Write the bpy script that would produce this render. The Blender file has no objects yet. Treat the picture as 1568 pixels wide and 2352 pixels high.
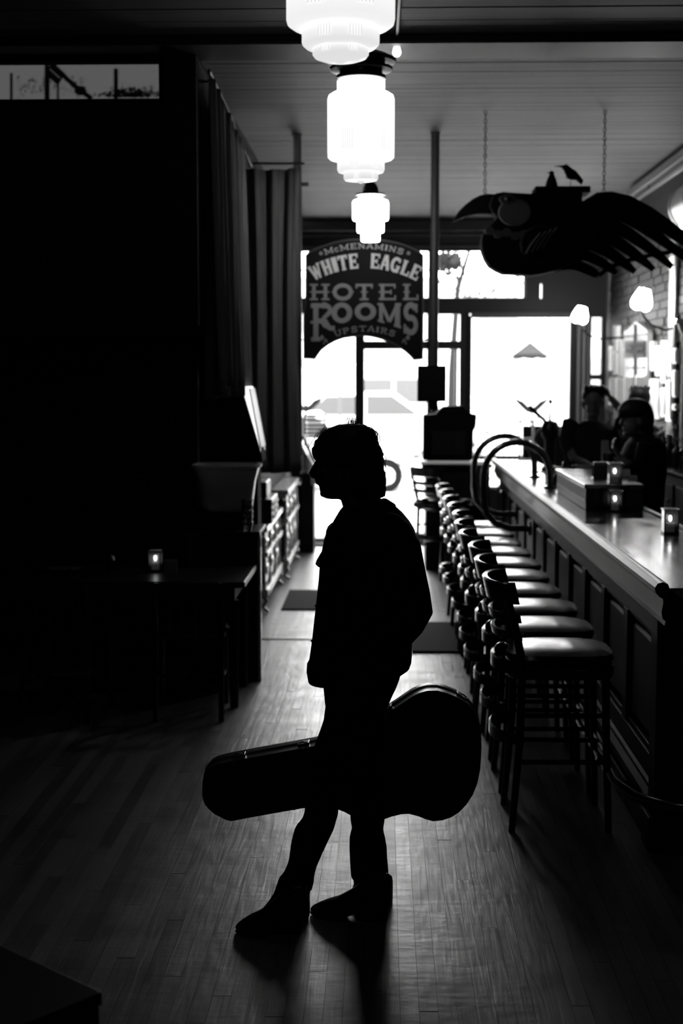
import bpy, math, random
from mathutils import Vector, Matrix, Euler

# ------------------------------------------------------------------ camera, world, exposure
scene = bpy.context.scene
col = scene.collection
W_, H_ = 1568.0, 2352.0
F_ = 50.0 / 36.0 * H_
CAM = Vector((0.0, 0.0, 1.88))
PITCH, YAW = math.atan(312.0 / F_), math.atan(94.0 / F_)
cd = bpy.data.cameras.new('camera'); cam = bpy.data.objects.new('camera', cd); col.objects.link(cam)
cam.location = CAM
cam.rotation_euler = Euler((math.pi / 2 - PITCH, 0, YAW), 'XYZ')
cd.sensor_fit = 'VERTICAL'; cd.sensor_height = 36.0; cd.sensor_width = 24.0; cd.lens = 50.0
cd.clip_start = 0.05; cd.clip_end = 400
cd.dof.use_dof = True; cd.dof.focus_distance = 4.95; cd.dof.aperture_fstop = 2.6
scene.camera = cam

wd = bpy.data.worlds.new('world'); scene.world = wd; wd.use_nodes = True
wn = wd.node_tree.nodes; bg = wn['Background']
bg.inputs[0].default_value = (1, 1, 1, 1); bg.inputs[1].default_value = 16.0      # plain bright overcast sky
vs = scene.view_settings
vs.view_transform = 'Standard'; vs.look = 'None'; vs.gamma = 1.0; vs.use_curve_mapping = False; vs.exposure = 0.0
scene.render.film_transparent = False
try:
    scene.cycles.max_bounces = 8; scene.cycles.transparent_max_bounces = 24
    scene.cycles.sample_clamp_indirect = 6.0; scene.cycles.caustics_reflective = False; scene.cycles.caustics_refractive = False
    scene.cycles.use_denoising = True
except Exception:
    pass
pl = bpy.data.lights.new('window_portal', 'AREA'); pl.shape = 'RECTANGLE'; pl.size = 3.6; pl.size_y = 3.4
pl.cycles.is_portal = True
po = bpy.data.objects.new('window_portal', pl); col.objects.link(po)
po.location = (0.75, 16.32, 1.7); po.rotation_euler = (-math.pi / 2, 0, 0)

# ------------------------------------------------------------------ helpers
R_ = Matrix.Rotation(YAW, 3, 'Z') @ Matrix.Rotation(math.pi / 2 - PITCH, 3, 'X')
def at(px, py, Y):
    """a photograph pixel and a real distance give the point in the room"""
    d = R_ @ Vector(((px - W_ / 2) / F_, -(py - H_ / 2) / F_, -1.0))
    return CAM + d * (Y / d.y)
def atz(px, py, z):
    d = R_ @ Vector(((px - W_ / 2) / F_, -(py - H_ / 2) / F_, -1.0))
    return CAM + d * ((z - CAM.z) / d.z)
pi = math.pi
rnd = random.Random(7)

class MB:
    def __init__(s): s.v = []; s.f = []
    def add(s, vs, fs):
        b = len(s.v); s.v += [Vector(p) for p in vs]; s.f += [tuple(i + b for i in f) for f in fs]; return s
    def box(s, a, b):
        x0, x1 = sorted((a[0], b[0])); y0, y1 = sorted((a[1], b[1])); z0, z1 = sorted((a[2], b[2]))
        return s.add([(x0,y0,z0),(x1,y0,z0),(x1,y1,z0),(x0,y1,z0),(x0,y0,z1),(x1,y0,z1),(x1,y1,z1),(x0,y1,z1)],
                     [(0,3,2,1),(4,5,6,7),(0,1,5,4),(1,2,6,5),(2,3,7,6),(3,0,4,7)])
    def beam(s, p, q, w, h, up=(0,0,1)):
        p = Vector(p); q = Vector(q); d = (q - p).normalized(); u = Vector(up)
        sd = d.cross(u)
        if sd.length < 1e-4: sd = d.cross(Vector((1,0,0)))
        sd.normalize(); u2 = sd.cross(d).normalized()
        c = [-sd*w/2 - u2*h/2, sd*w/2 - u2*h/2, sd*w/2 + u2*h/2, -sd*w/2 + u2*h/2]
        return s.add([p + k for k in c] + [q + k for k in c], [(0,1,2,3),(7,6,5,4),(0,4,5,1),(1,5,6,2),(2,6,7,3),(3,7,4,0)])
    def rings(s, rs, cap=True, closed=False):
        n = len(rs[0]); b = len(s.v)
        for r in rs: s.v += [Vector(p) for p in r]
        m = len(rs)
        for i in range(m if closed else m - 1):
            i2 = (i + 1) % m
            for k in range(n):
                k2 = (k + 1) % n
                s.f.append((b + i*n + k, b + i*n + k2, b + i2*n + k2, b + i2*n + k))
        if cap and not closed:
            s.f.append(tuple(b + k for k in reversed(range(n)))); s.f.append(tuple(b + (m-1)*n + k for k in range(n)))
        return s
    def tube(s, pts, r, n=8, closed=False, flat=1.0, up=None):
        pts = [Vector(p) for p in pts]; m = len(pts)
        rr = r if isinstance(r, (list, tuple)) else [r] * m
        rs = []; prev = None
        for i, p in enumerate(pts):
            if closed: d = pts[(i+1) % m] - pts[i-1]
            else: d = pts[min(i+1, m-1)] - pts[max(i-1, 0)]
            d = d.normalized() if d.length > 1e-9 else Vector((0,0,1))
            if up is not None: u = Vector(up) - d * d.dot(Vector(up))
            elif prev is None:
                u = Vector((0,0,1)) if abs(d.z) < .9 else Vector((1,0,0)); u = u - d * d.dot(u)
            else: u = prev - d * d.dot(prev)
            if u.length < 1e-5: u = d.orthogonal()
            u.normalize(); prev = u; w = d.cross(u)
            rs.append([p + (u*math.cos(2*pi*k/n)*flat + w*math.sin(2*pi*k/n)) * rr[i] for k in range(n)])
        return s.rings(rs, closed=closed)
    def cyl(s, p, q, r, r2=None, n=12): return s.tube([p, q], [r, r if r2 is None else r2], n)
    def lathe(s, prof, c=(0,0,0), n=24, axis='z'):
        c = Vector(c); rs = []
        for r, z in prof:
            r = max(r, 1e-4)
            if axis == 'z': rs.append([c + Vector((r*math.cos(2*pi*k/n), r*math.sin(2*pi*k/n), z)) for k in range(n)])
            elif axis == 'y': rs.append([c + Vector((r*math.cos(2*pi*k/n), z, r*math.sin(2*pi*k/n))) for k in range(n)])
            else: rs.append([c + Vector((z, r*math.cos(2*pi*k/n), r*math.sin(2*pi*k/n))) for k in range(n)])
        return s.rings(rs)
    def ell(s, c, r, n=14, m=9, rot=None):
        c = Vector(c); rs = []
        for i in range(m):
            a = -pi/2 + pi*(i + .03)/(m - 1 + .06) if 0 < i < m-1 else (-pi/2 + .02 if i == 0 else pi/2 - .02)
            ring = []
            for k in range(n):
                t = 2*pi*k/n; p = Vector((r[0]*math.cos(a)*math.cos(t), r[1]*math.cos(a)*math.sin(t), r[2]*math.sin(a)))
                if rot is not None: p = rot @ p
                ring.append(c + p)
            rs.append(ring)
        return s.rings(rs)
    def prism(s, poly, fn, t0, t1):
        """closed outline poly of (a,b); fn(a,b,t) gives the point"""
        n = len(poly); b = len(s.v)
        s.v += [Vector(fn(a, c, t0)) for a, c in poly] + [Vector(fn(a, c, t1)) for a, c in poly]
        s.f.append(tuple(b + k for k in range(n))); s.f.append(tuple(b + n + k for k in reversed(range(n))))
        for k in range(n):
            k2 = (k+1) % n; s.f.append((b + k2, b + k, b + n + k, b + n + k2))
        return s
    def move(s, d):
        d = Vector(d); s.v = [p + d for p in s.v]; return s
    def xf(s, M): s.v = [M @ p for p in s.v]; return s
    def mesh(s, name):
        me = bpy.data.meshes.new(name); me.from_pydata([tuple(p) for p in s.v], [], s.f); me.update()
        return me
    def build(s, name, mat, parent=None, smooth=False, bevel=0, world=False, remesh=0, sm=4, tri=False):
        import bmesh
        if world and parent is not None:
            q = parent; off = Vector((0,0,0))
            while q is not None: off += q.location; q = q.parent
            s.move(-off)
        me = s.mesh(name)
        bm = bmesh.new(); bm.from_mesh(me); bmesh.ops.recalc_face_normals(bm, faces=bm.faces)
        big = [f for f in bm.faces if len(f.verts) > 4]
        if big: bmesh.ops.triangulate(bm, faces=big)
        bm.to_mesh(me); bm.free()
        o = bpy.data.objects.new(name, me); col.objects.link(o)
        if remesh:
            m = o.modifiers.new('r', 'REMESH'); m.mode = 'VOXEL'; m.voxel_size = remesh
            if sm:
                k = o.modifiers.new('s', 'SMOOTH'); k.iterations = sm; k.factor = .5
            dg = bpy.context.evaluated_depsgraph_get(); dg.update()
            me2 = bpy.data.meshes.new_from_object(o.evaluated_get(dg)); o.modifiers.clear(); o.data = me2
            bpy.data.meshes.remove(me); me = me2; me.name = name; smooth = True
        me.materials.clear(); me.materials.append(mat)
        if smooth:
            me.polygons.foreach_set('use_smooth', [True] * len(me.polygons))
            if not remesh:
                me.set_sharp_from_angle(angle=math.radians(38))
        if bevel:
            bv = o.modifiers.new('bevel', 'BEVEL'); bv.width = bevel; bv.segments = 2; bv.limit_method = 'ANGLE'; bv.angle_limit = math.radians(40)
        if parent is not None: o.parent = parent
        return o

def tag(o, label=None, cat=None, group=None, kind=None):
    if label: o['label'] = label
    if cat: o['category'] = cat
    if group: o['group'] = group
    if kind: o['kind'] = kind
    return o
def thing(name, label, cat, loc=(0,0,0), rz=0, group=None):
    o = bpy.data.objects.new(name, None); col.objects.link(o); o.location = loc; o.rotation_euler = (0, 0, rz)
    o.empty_display_size = .1
    return tag(o, label, cat, group)
def struct(name, mb, mat, **k):
    o = mb.build(name, mat, **k); o['kind'] = 'structure'; return o
def copy_tree(o, parent=None):
    c = o.copy(); col.objects.link(c); c.parent = parent
    for ch in list(o.children): copy_tree(ch, c)
    return c

def mat(name, g, rough=.6, metal=0, spec=.5, var=0, scale=(6,6,6), bump=0, bscale=None, rvar=0, emit=0, coat=0, trans=0):
    m = bpy.data.materials.new(name); m.use_nodes = True; nt = m.node_tree; N = nt.nodes; L = nt.links
    b = N['Principled BSDF']
    b.inputs['Base Color'].default_value = (g, g, g, 1); b.inputs['Roughness'].default_value = rough
    b.inputs['Metallic'].default_value = metal; b.inputs['Specular IOR Level'].default_value = spec
    b.inputs['Coat Weight'].default_value = coat; b.inputs['Coat Roughness'].default_value = .12
    b.inputs['Transmission Weight'].default_value = trans
    if var or bump or rvar:
        tc = N.new('ShaderNodeNewGeometry'); mp = N.new('ShaderNodeMapping'); mp.inputs['Scale'].default_value = scale
        L.new(tc.outputs['Position'], mp.inputs[0])
        nz = N.new('ShaderNodeTexNoise'); nz.inputs['Scale'].default_value = 1.0; nz.inputs['Detail'].default_value = 5; L.new(mp.outputs[0], nz.inputs[0])
        if var:
            r = N.new('ShaderNodeMapRange'); r.inputs[1].default_value = .25; r.inputs[2].default_value = .75
            r.inputs[3].default_value = g*(1-var); r.inputs[4].default_value = g*(1+var); L.new(nz.outputs[0], r.inputs[0]); L.new(r.outputs[0], b.inputs['Base Color'])
        if rvar:
            r = N.new('ShaderNodeMapRange'); r.inputs[1].default_value = .25; r.inputs[2].default_value = .75
            r.inputs[3].default_value = max(.02, rough-rvar); r.inputs[4].default_value = rough+rvar; L.new(nz.outputs[0], r.inputs[0]); L.new(r.outputs[0], b.inputs['Roughness'])
        if bump:
            bp = N.new('ShaderNodeBump'); bp.inputs['Strength'].default_value = bump; bp.inputs['Distance'].default_value = .004
            L.new(nz.outputs[0], bp.inputs['Height']); L.new(bp.outputs[0], b.inputs['Normal'])
    if emit:
        b.inputs['Emission Color'].default_value = (1,1,1,1); b.inputs['Emission Strength'].default_value = emit
    return m
def glass(name, tint=1.0, refl=.06, rough=.02, diffuse=0.0):
    m = bpy.data.materials.new(name); m.use_nodes = True; nt = m.node_tree; N = nt.nodes; L = nt.links
    out = N['Material Output']; N.remove(N['Principled BSDF'])
    t = N.new('ShaderNodeBsdfTransparent'); t.inputs[0].default_value = (tint,)*3 + (1,)
    g = N.new('ShaderNodeBsdfGlossy'); g.inputs['Roughness'].default_value = rough; g.inputs[0].default_value = (1,1,1,1)
    fr = N.new('ShaderNodeFresnel'); fr.inputs[0].default_value = 1.45
    mx = N.new('ShaderNodeMixShader'); L.new(fr.outputs[0], mx.inputs[0]); L.new(t.outputs[0], mx.inputs[1]); L.new(g.outputs[0], mx.inputs[2])
    last = mx
    if diffuse:
        d = N.new('ShaderNodeBsdfTranslucent'); d.inputs[0].default_value = (.5,.5,.5,1)
        d2 = N.new('ShaderNodeBsdfDiffuse'); d2.inputs[0].default_value = (.3,.3,.3,1)
        a = N.new('ShaderNodeAddShader'); L.new(d.outputs[0], a.inputs[0]); L.new(d2.outputs[0], a.inputs[1])
        m2 = N.new('ShaderNodeMixShader'); m2.inputs[0].default_value = diffuse
        L.new(mx.outputs[0], m2.inputs[1]); L.new(a.outputs[0], m2.inputs[2]); last = m2
    L.new(last.outputs[0], out.inputs[0])
    return m
def emis(name, s, z0=None, z1=None, s0=1.0, base=.8):
    """a glowing glass: strength s, or a ramp from s0 at height z0 to s at z1 (object space)"""
    m = mat(name, base, .25); N = m.node_tree.nodes; L = m.node_tree.links; b = N['Principled BSDF']
    b.inputs['Emission Color'].default_value = (1,1,1,1); b.inputs['Emission Strength'].default_value = s
    if z0 is not None:
        tc = N.new('ShaderNodeTexCoord'); sp = N.new('ShaderNodeSeparateXYZ'); L.new(tc.outputs['Object'], sp.inputs[0])
        r = N.new('ShaderNodeMapRange'); r.inputs[1].default_value = z0; r.inputs[2].default_value = z1
        r.inputs[3].default_value = s0; r.inputs[4].default_value = s; L.new(sp.outputs[2], r.inputs[0]); L.new(r.outputs[0], b.inputs['Emission Strength'])
    return m

def floor_mat():
    m = mat('strip_oak', .12, .33, spec=.85); nt = m.node_tree; N = nt.nodes; L = nt.links; b = N['Principled BSDF']
    g = N.new('ShaderNodeNewGeometry'); sx = N.new('ShaderNodeSeparateXYZ'); L.new(g.outputs['Position'], sx.inputs[0])
    def M(op, a, c=None):
        n = N.new('ShaderNodeMath'); n.operation = op
        for i, q in enumerate((a, c)):
            if q is None: continue
            if isinstance(q, (int, float)): n.inputs[i].default_value = q
            else: L.new(q, n.inputs[i])
        return n.outputs[0]
    i = M('FLOOR', M('DIVIDE', sx.outputs[0], PW)); off = M('MULTIPLY', M('FRACT', M('MULTIPLY', i, .37)), PL)
    j = M('FLOOR', M('DIVIDE', M('ADD', sx.outputs[1], off), PL))
    cx = N.new('ShaderNodeCombineXYZ'); L.new(i, cx.inputs[0]); L.new(j, cx.inputs[1])
    wn_ = N.new('ShaderNodeTexWhiteNoise'); L.new(cx.outputs[0], wn_.inputs[0])
    add = N.new('ShaderNodeVectorMath'); add.operation = 'ADD'; L.new(g.outputs['Position'], add.inputs[0])
    sc = N.new('ShaderNodeVectorMath'); sc.operation = 'SCALE'; sc.inputs[3].default_value = 17; L.new(wn_.outputs['Color'], sc.inputs[0]); L.new(sc.outputs[0], add.inputs[1])
    mp = N.new('ShaderNodeMapping'); mp.inputs['Scale'].default_value = (45, 2.2, 1); L.new(add.outputs[0], mp.inputs[0])
    nz = N.new('ShaderNodeTexNoise'); nz.inputs['Detail'].default_value = 6; nz.inputs['Distortion'].default_value = .8; nz.inputs['Scale'].default_value = 1; L.new(mp.outputs[0], nz.inputs[0])
    n2 = N.new('ShaderNodeTexNoise'); n2.inputs['Scale'].default_value = 5; n2.inputs['Detail'].default_value = 6; L.new(g.outputs['Position'], n2.inputs[0])
    v = M('ADD', M('MULTIPLY', wn_.outputs['Value'], .09), M('ADD', M('MULTIPLY', nz.outputs[0], .12), M('MULTIPLY', n2.outputs[0], .10)))
    cc = N.new('ShaderNodeCombineColor'); [L.new(v, cc.inputs[k]) for k in range(3)]
    L.new(cc.outputs[0], b.inputs['Base Color'])
    ro = M('ADD', M('ADD', M('MULTIPLY', n2.outputs[0], .22), .26), M('MULTIPLY', wn_.outputs['Value'], .06)); L.new(ro, b.inputs['Roughness'])
    w = N.new('ShaderNodeTexWave'); w.wave_type = 'RINGS'; w.inputs['Scale'].default_value = 1.0; w.inputs['Distortion'].default_value = 6; w.inputs['Detail'].default_value = 2
    mp2 = N.new('ShaderNodeMapping'); mp2.inputs['Scale'].default_value = (14, 1.2, 1); L.new(add.outputs[0], mp2.inputs[0]); L.new(mp2.outputs[0], w.inputs[0])
    h = M('ADD', M('MULTIPLY', nz.outputs[0], .6), M('MULTIPLY', w.outputs['Fac'], .25))
    n3 = N.new('ShaderNodeTexNoise'); n3.inputs['Scale'].default_value = 1; n3.inputs['Detail'].default_value = 4; mp3 = N.new('ShaderNodeMapping'); mp3.inputs['Scale'].default_value = (9, 26, 1); L.new(g.outputs['Position'], mp3.inputs[0]); L.new(mp3.outputs[0], n3.inputs[0])
    h = M('ADD', M('ADD', h, M('MULTIPLY', n2.outputs[0], 1.6)), M('MULTIPLY', n3.outputs[0], .7))
    bp = N.new('ShaderNodeBump'); bp.inputs['Strength'].default_value = .6; bp.inputs['Distance'].default_value = .003
    L.new(h, bp.inputs['Height']); L.new(bp.outputs[0], b.inputs['Normal'])
    return m
PW, PL = .057, 1.25

MT = dict(
 floor=floor_mat(),
 gap=mat('gap', .01, .9),
 ceil=mat('ceiling_paint', .088, .62, var=.3, scale=(1.2, 16, 2)),
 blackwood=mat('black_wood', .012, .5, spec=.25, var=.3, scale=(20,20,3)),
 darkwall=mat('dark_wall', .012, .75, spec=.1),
 frame=mat('window_frame_paint', .02, .5, spec=.3),
 brick=mat('brick_paint', .02, .6, spec=.25, var=.5, scale=(9,9,12)),
 curtain=mat('curtain_cloth', .12, .95, spec=.05, var=.2, scale=(40,40,3)),
 bar=mat('bar_wood', .014, .34, spec=.4, var=.4, scale=(30,3,3)),
 bartop=mat('bar_top_varnish', .05, .2, spec=.5, var=.4, rvar=.07, scale=(9,3,3), coat=.35, bump=.25),
 panel=mat('bar_panel_wood', .013, .5, spec=.3, var=.4, scale=(12,12,2)),
 stool=mat('stool_wood', .008, .24, spec=.45, coat=.25),
 seat=mat('seat_vinyl', .02, .24, spec=.55),
 metal=mat('brass', .22, .18, metal=1),
 steel=mat('bright_metal', .6, .2, metal=1),
 duct=mat('duct_metal', .55, .35, metal=1, var=.1),
 black=mat('black_plastic', .008, .35, spec=.4),
 matte=mat('matte_black', .006, .8, spec=.1),
 post=mat('post_paint', .05, .5),
 white=mat('white_paint', .85, .18, coat=.6),
 paper=mat('paper', .5, .7),
 cream=mat('cream_gloss', .8, .1, coat=1),
 letter=mat('sign_letter_white', .85, .5), letter3=mat('sign_letter_dimmed', .55, .5),  # letter3: white lettering dimmed to its lamplit tone
 letter2=mat('grey_and_dimmed_letter', .30, .5),  # lower words' white darkened as lamplight fades; plain grey on other parts
 sign=mat('sign_black', .007, .6, spec=.15),
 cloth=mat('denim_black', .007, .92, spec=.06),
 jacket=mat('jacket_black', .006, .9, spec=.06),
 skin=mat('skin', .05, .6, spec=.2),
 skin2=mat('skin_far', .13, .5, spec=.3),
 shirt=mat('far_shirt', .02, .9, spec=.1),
 hair=mat('hair', .01, .55, spec=.25),
 boot=mat('boot_leather', .01, .28, spec=.45),
 case=mat('case_shell', .012, .30, spec=.45, bump=.2, scale=(120,120,120)),
 rug=mat('mat_rubber', .008, .9, spec=.1),
 tub=mat('tub_plastic', .5, .3), eye=mat('eye_white', .12, .6, spec=.1), screen=mat('added_screen_glow', .5, .3, emit=1.4),
 wood2=mat('carved_wood', .4, .25, coat=.4, var=.3, scale=(10,10,3)),  # tone raised to carry the highlights on lit fronts and edges
 glass=glass('window_glass', .97),
 smoked=glass('smoked_glass', .08),
 clear=glass('drink_glass', .75),
 frost=glass('lantern_glass', .34, diffuse=.04),
 flame=emis('flame', 60.0), wax=emis('wax', .12, base=.5),
 ground=mat('pavement', .35, .9, var=.15, scale=(1,1,1)), road=mat('road', .16, .9),
 facade=mat('far_facade', .45, .9), facade2=mat('far_window', .2, .9), carw=mat('car_paint', .6, .2), tyre=mat('tyre', .008, .9, spec=0), rim=mat('wheel_rim', .5, .4),
 carglass=mat('car_glass', .04, .4), leaf=mat('leaf', .02, .9, spec=.0), elg=mat('pale_street_paint', .085, .9, spec=0), emg=mat('grey_street_paint', .02, .9, spec=0), canv=mat('parasol_canvas', .03, .9, spec=0), canv2=mat('parasol_valance', .016, .9, spec=0), panel2=glass('added_translucency', .11, diffuse=.05), birdw=mat('carved_bird_wood', .012, .8, spec=.08), lgrey=mat('light_grey', .16, .8), mgrey=mat('mid_grey', .10, .8),
)

# ------------------------------------------------------------------ the room
CZ = 3.6; FY = 16.1; RX = 2.5
def wbox(mb, x0, y0, x1, y1, Y0=FY, Y1=FY+.14):
    a = at(x0, y0, FY); b = at(x1, y1, FY); return mb.box((a.x, Y0, a.z), (b.x, Y1, b.z))

fl = struct('floor', MB().box((-6, -1.5, -.2), (RX, FY+.3, -.012)), MT['gap'])
cols0, cols1 = int(math.floor(-4.2/PW)), int(math.ceil(RX/PW))
near, rest = [], MB()
for i in range(cols0, cols1):
    off = (i*.37 % 1.0)*PL
    j = int(math.floor((-1.5+off)/PL))
    while j*PL-off < FY+.1:
        y0, y1 = max(-1.5, j*PL-off), min(FY+.12, (j+1)*PL-off)
        j += 1
        if y1-y0 < .02: continue
        dz = rnd.uniform(-.0009, .0005)
        c = (i+.5)*PW; my = (y0+y1)/2
        g = .0005
        b = ((i*PW+g, y0+g, -.03), ((i+1)*PW-g, y1-g, dz))
        vis = abs(c-.0 - (-.05)*my) < .27*my and my > 2.7 and c < 1.3
        if vis: near.append((my, b))
        else: rest.box(*b)
near.sort(key=lambda t: t[0])
for k, (my, b) in enumerate(near):
    if k < 290: MB().box(*b).build('plank', MT['floor'], fl)
    else: rest.box(*b)
tag(rest.build('plank_field', MT['floor'], fl), kind='stuff')

ce = struct('ceiling', MB().box((-6, -1.5, CZ+.02), (RX, 7.6, CZ+.15)).box((-1.05, 7.6, CZ+.02), (RX, FY+.3, CZ+.15)), MT['darkwall'])
y = -1.5; k = 0; nearb = MB()
while y < FY:
    w = .118; x0 = -6 if y < 7.55 else -1.0
    dz = rnd.uniform(0, .003)
    if y > 6.2:
        MB().box((x0, y+.003, CZ+dz), (RX, min(FY, y+w-.003), CZ+.03)).build('ceiling_board', MT['ceil'], ce)
    else: nearb.box((x0, y+.003, CZ+dz), (RX, y+w-.003, CZ+.03))
    y += w
tag(nearb.build('ceiling_boards', MT['ceil'], ce), kind='stuff')
struct('trim_1', MB().box((-6, 7.36, CZ-.05), (RX, 7.74, CZ)), MT['blackwood'], bevel=.01)

# left: hanging bulkhead with transom light, panelled wall under it, corridor wall behind the curtains
a = at(-60, 139, 7.6); b = at(365, 226, 7.6)
wl = MB()
wl.box((-6, 7.6, 2.15), (-.98, 7.72, b.z)).box((b.x, 7.6, b.z), (-.98, 7.72, a.z)).box((-6, 7.6, a.z), (-.98, 7.72, CZ))
wl.box((-6, 7.6, b.z), (a.x-.9, 7.72, a.z))
wl.box((-6, 7.72, 2.15), (-.98, 9.3, 2.22))
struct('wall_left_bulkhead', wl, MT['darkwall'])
w6 = struct('window_6', MB().box((a.x-.9, 7.6, b.z-.02), (b.x+.02, 7.64, b.z)).box((a.x-.9, 7.6, a.z), (b.x+.02, 7.64, a.z+.015)).box((b.x, 7.6, b.z), (b.x+.02, 7.64, a.z)), MT['blackwood'])
MB().box((a.x-.9, 7.64, b.z), (b.x, 7.648, a.z)).build('pane', MT['smoked'], w6)
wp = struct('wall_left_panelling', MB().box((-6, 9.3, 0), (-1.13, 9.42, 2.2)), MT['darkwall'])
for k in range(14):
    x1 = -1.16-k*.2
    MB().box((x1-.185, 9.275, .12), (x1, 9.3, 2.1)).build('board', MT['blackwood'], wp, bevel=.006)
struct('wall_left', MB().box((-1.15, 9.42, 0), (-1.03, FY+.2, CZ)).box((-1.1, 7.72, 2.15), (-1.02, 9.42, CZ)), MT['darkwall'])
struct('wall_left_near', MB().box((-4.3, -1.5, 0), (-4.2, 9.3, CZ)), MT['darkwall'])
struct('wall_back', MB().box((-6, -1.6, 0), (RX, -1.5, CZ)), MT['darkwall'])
wr = struct('wall_right', MB().box((RX+.02, -1.6, -.1), (RX+.2, FY+.4, CZ+.1)), MT['brick'])
# bricks laid in courses behind the bar
bb = []
zc = 1.25; r_ = 0
while zc < 3.3:
    yy = 10.6+(.11 if r_ % 2 else 0)
    while yy < FY-.25:
        bb.append((yy, zc, rnd.uniform(-.006, .004))); yy += .22
    zc += .077; r_ += 1
bb.sort()
bm_ = [MB().box((RX-d, 0, 0), (RX+.03, .21, .067)).mesh('brick') for d in (0, .004, .008, .012)]
for m in bm_: m.materials.append(MT['brick'])
rs = MB()
for n, (yy, z0, d) in enumerate(bb):
    if n < 290:
        o = bpy.data.objects.new('brick', rnd.choice(bm_)); col.objects.link(o); o.location = (0, yy, z0); o.parent = wr
    else: rs.box((RX-rnd.uniform(0, .012), yy, z0), (RX+.03, yy+.21, z0+.067))
tag(rs.build('far_bricks', MT['brick'], wr), kind='stuff')

# front wall
wf = MB()
L0 = -1.2
def X(px): return at(px, 864, FY).x
def Z(py): return at(880, py, FY).z
wf.box((L0, FY, 0), (X(688), FY+.14, CZ))
wf.box((X(688), FY, Z(576)), (RX+.05, FY+.14, CZ))
wf.box((X(1205), FY, Z(686)), (X(1238), FY+.14, Z(576))).box((X(1243), FY, Z(727)), (RX+.05, FY+.14, Z(576)))
wf.box((X(1238), FY, Z(652)), (X(1243), FY+.14, Z(576))).box((X(688), FY, Z(720)), (X(1243), FY+.14, Z(686)))
wf.box((X(985), FY, Z(686)), (X(1003), FY+.14, Z(576)))
wf.box((X(1312), FY, 0), (X(1355), FY+.14, Z(727))).box((X(1381), FY, 0), (RX+.05, FY+.14, Z(727)))
wf.box((X(1355), FY, 0), (X(1381), FY+.14, Z(930)))
wf.box((X(985), FY, 0), (X(1077), FY+.14, Z(1000))).box((X(1077), FY, 0), (X(1312), FY+.14, Z(1122)))
wf.box((X(1057), FY, Z(1000)), (X(1077), FY+.14, Z(720)))
wf.box((X(985), FY, Z(1000)), (X(1003), FY+.14, Z(720)))
struct('wall_front', wf, MT['frame'])
def opening(name, x0, y0, x1, y1, extra=(), fw=5):
    m = MB()
    wbox(m, x0, y0, x0+fw, y1, FY-.03, FY+.05); wbox(m, x1-fw, y0, x1, y1, FY-.03, FY+.05)
    wbox(m, x0, y0, x1, y0+fw, FY-.03, FY+.05); wbox(m, x0, y1-fw, x1, y1, FY-.03, FY+.05)
    o = struct(name, m, MT['frame'], bevel=.004)
    for (a0, b0, a1, b1) in extra: wbox(MB(), a0, b0, a1, b1, FY-.03, FY+.07).build('glazing_bar', MT['frame'], o, bevel=.004)
    wbox(MB(), x0, y0, x1, y1, FY+.03, FY+.036).build('pane', MT['glass'], o)
    return o
opening('window_1', 1075, 725, 1314, 1122, [(1077, 1046, 1312, 1056)])
opening('window_2', 1002, 574, 1206, 687, fw=3)
opening('window_3', 688, 574, 986, 687, fw=3)
opening('window_4', 1002, 720, 1058, 1000, [(1002, 783, 1058, 802), (1045, 802, 1049, 1000)], fw=2)
opening('window_5', 1353, 727, 1383, 932, [(1355, 860, 1381, 872)], fw=2)
d1 = struct('door_1', wbox(wbox(MB(), 815, 720, 836, 1245), 836, 783, 986, 802), MT['frame'], bevel=.006)
wbox(MB(), 686, 720, 691, 1245).build('door_jamb', MT['frame'], d1); wbox(MB(), 981, 720, 986, 1245).build('door_jamb', MT['frame'], d1)
wbox(MB(), 688, 1236, 815, 1245).build('bottom_rail', MT['frame'], d1); wbox(MB(), 836, 1225, 986, 1245).build('bottom_rail', MT['frame'], d1)
wbox(MB(), 691, 720, 815, 1240, FY+.05, FY+.056).build('pane', MT['glass'], d1)
wbox(MB(), 836, 720, 981, 1240, FY+.05, FY+.056).build('pane', MT['glass'], d1)
MB().cyl((X(826), FY-.05, Z(1075)), (X(826), FY-.05, Z(1045)), .012).build('door_handle', MT['steel'], d1, smooth=True)
# trim: light mouldings on the header, strips right of the window
struct('trim_2', MB().box((-1, FY-.06, Z(571)), (RX, FY, Z(565))), MT['post'], bevel=.005)
struct('trim_3', MB().box((-1, FY-.1, Z(545)), (RX, FY, Z(539))), MT['post'], bevel=.005)
struct('trim_4', MB().box((-1, FY-.3, Z(536)), (RX, FY, Z(512))), MT['frame'], bevel=.005)
struct('trim_5', MB().box((X(1079), FY-.08, Z(727)), (X(1312), FY, Z(718))), MT['post'], bevel=.005)
for k, (p0, p1) in enumerate([(1322, 1329), (1334, 1341), (1346, 1350)]):
    struct('trim_%d' % (6+k), MB().box((X(p0), FY-.08, Z(1040)), (X(p1), FY, Z(740))), MT['letter2'], bevel=.005)
struct('trim_9', MB().box((X(1388), FY-.2, 0), (X(1396), FY-.01, Z(600))), MT['letter2'], bevel=.005)

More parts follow.
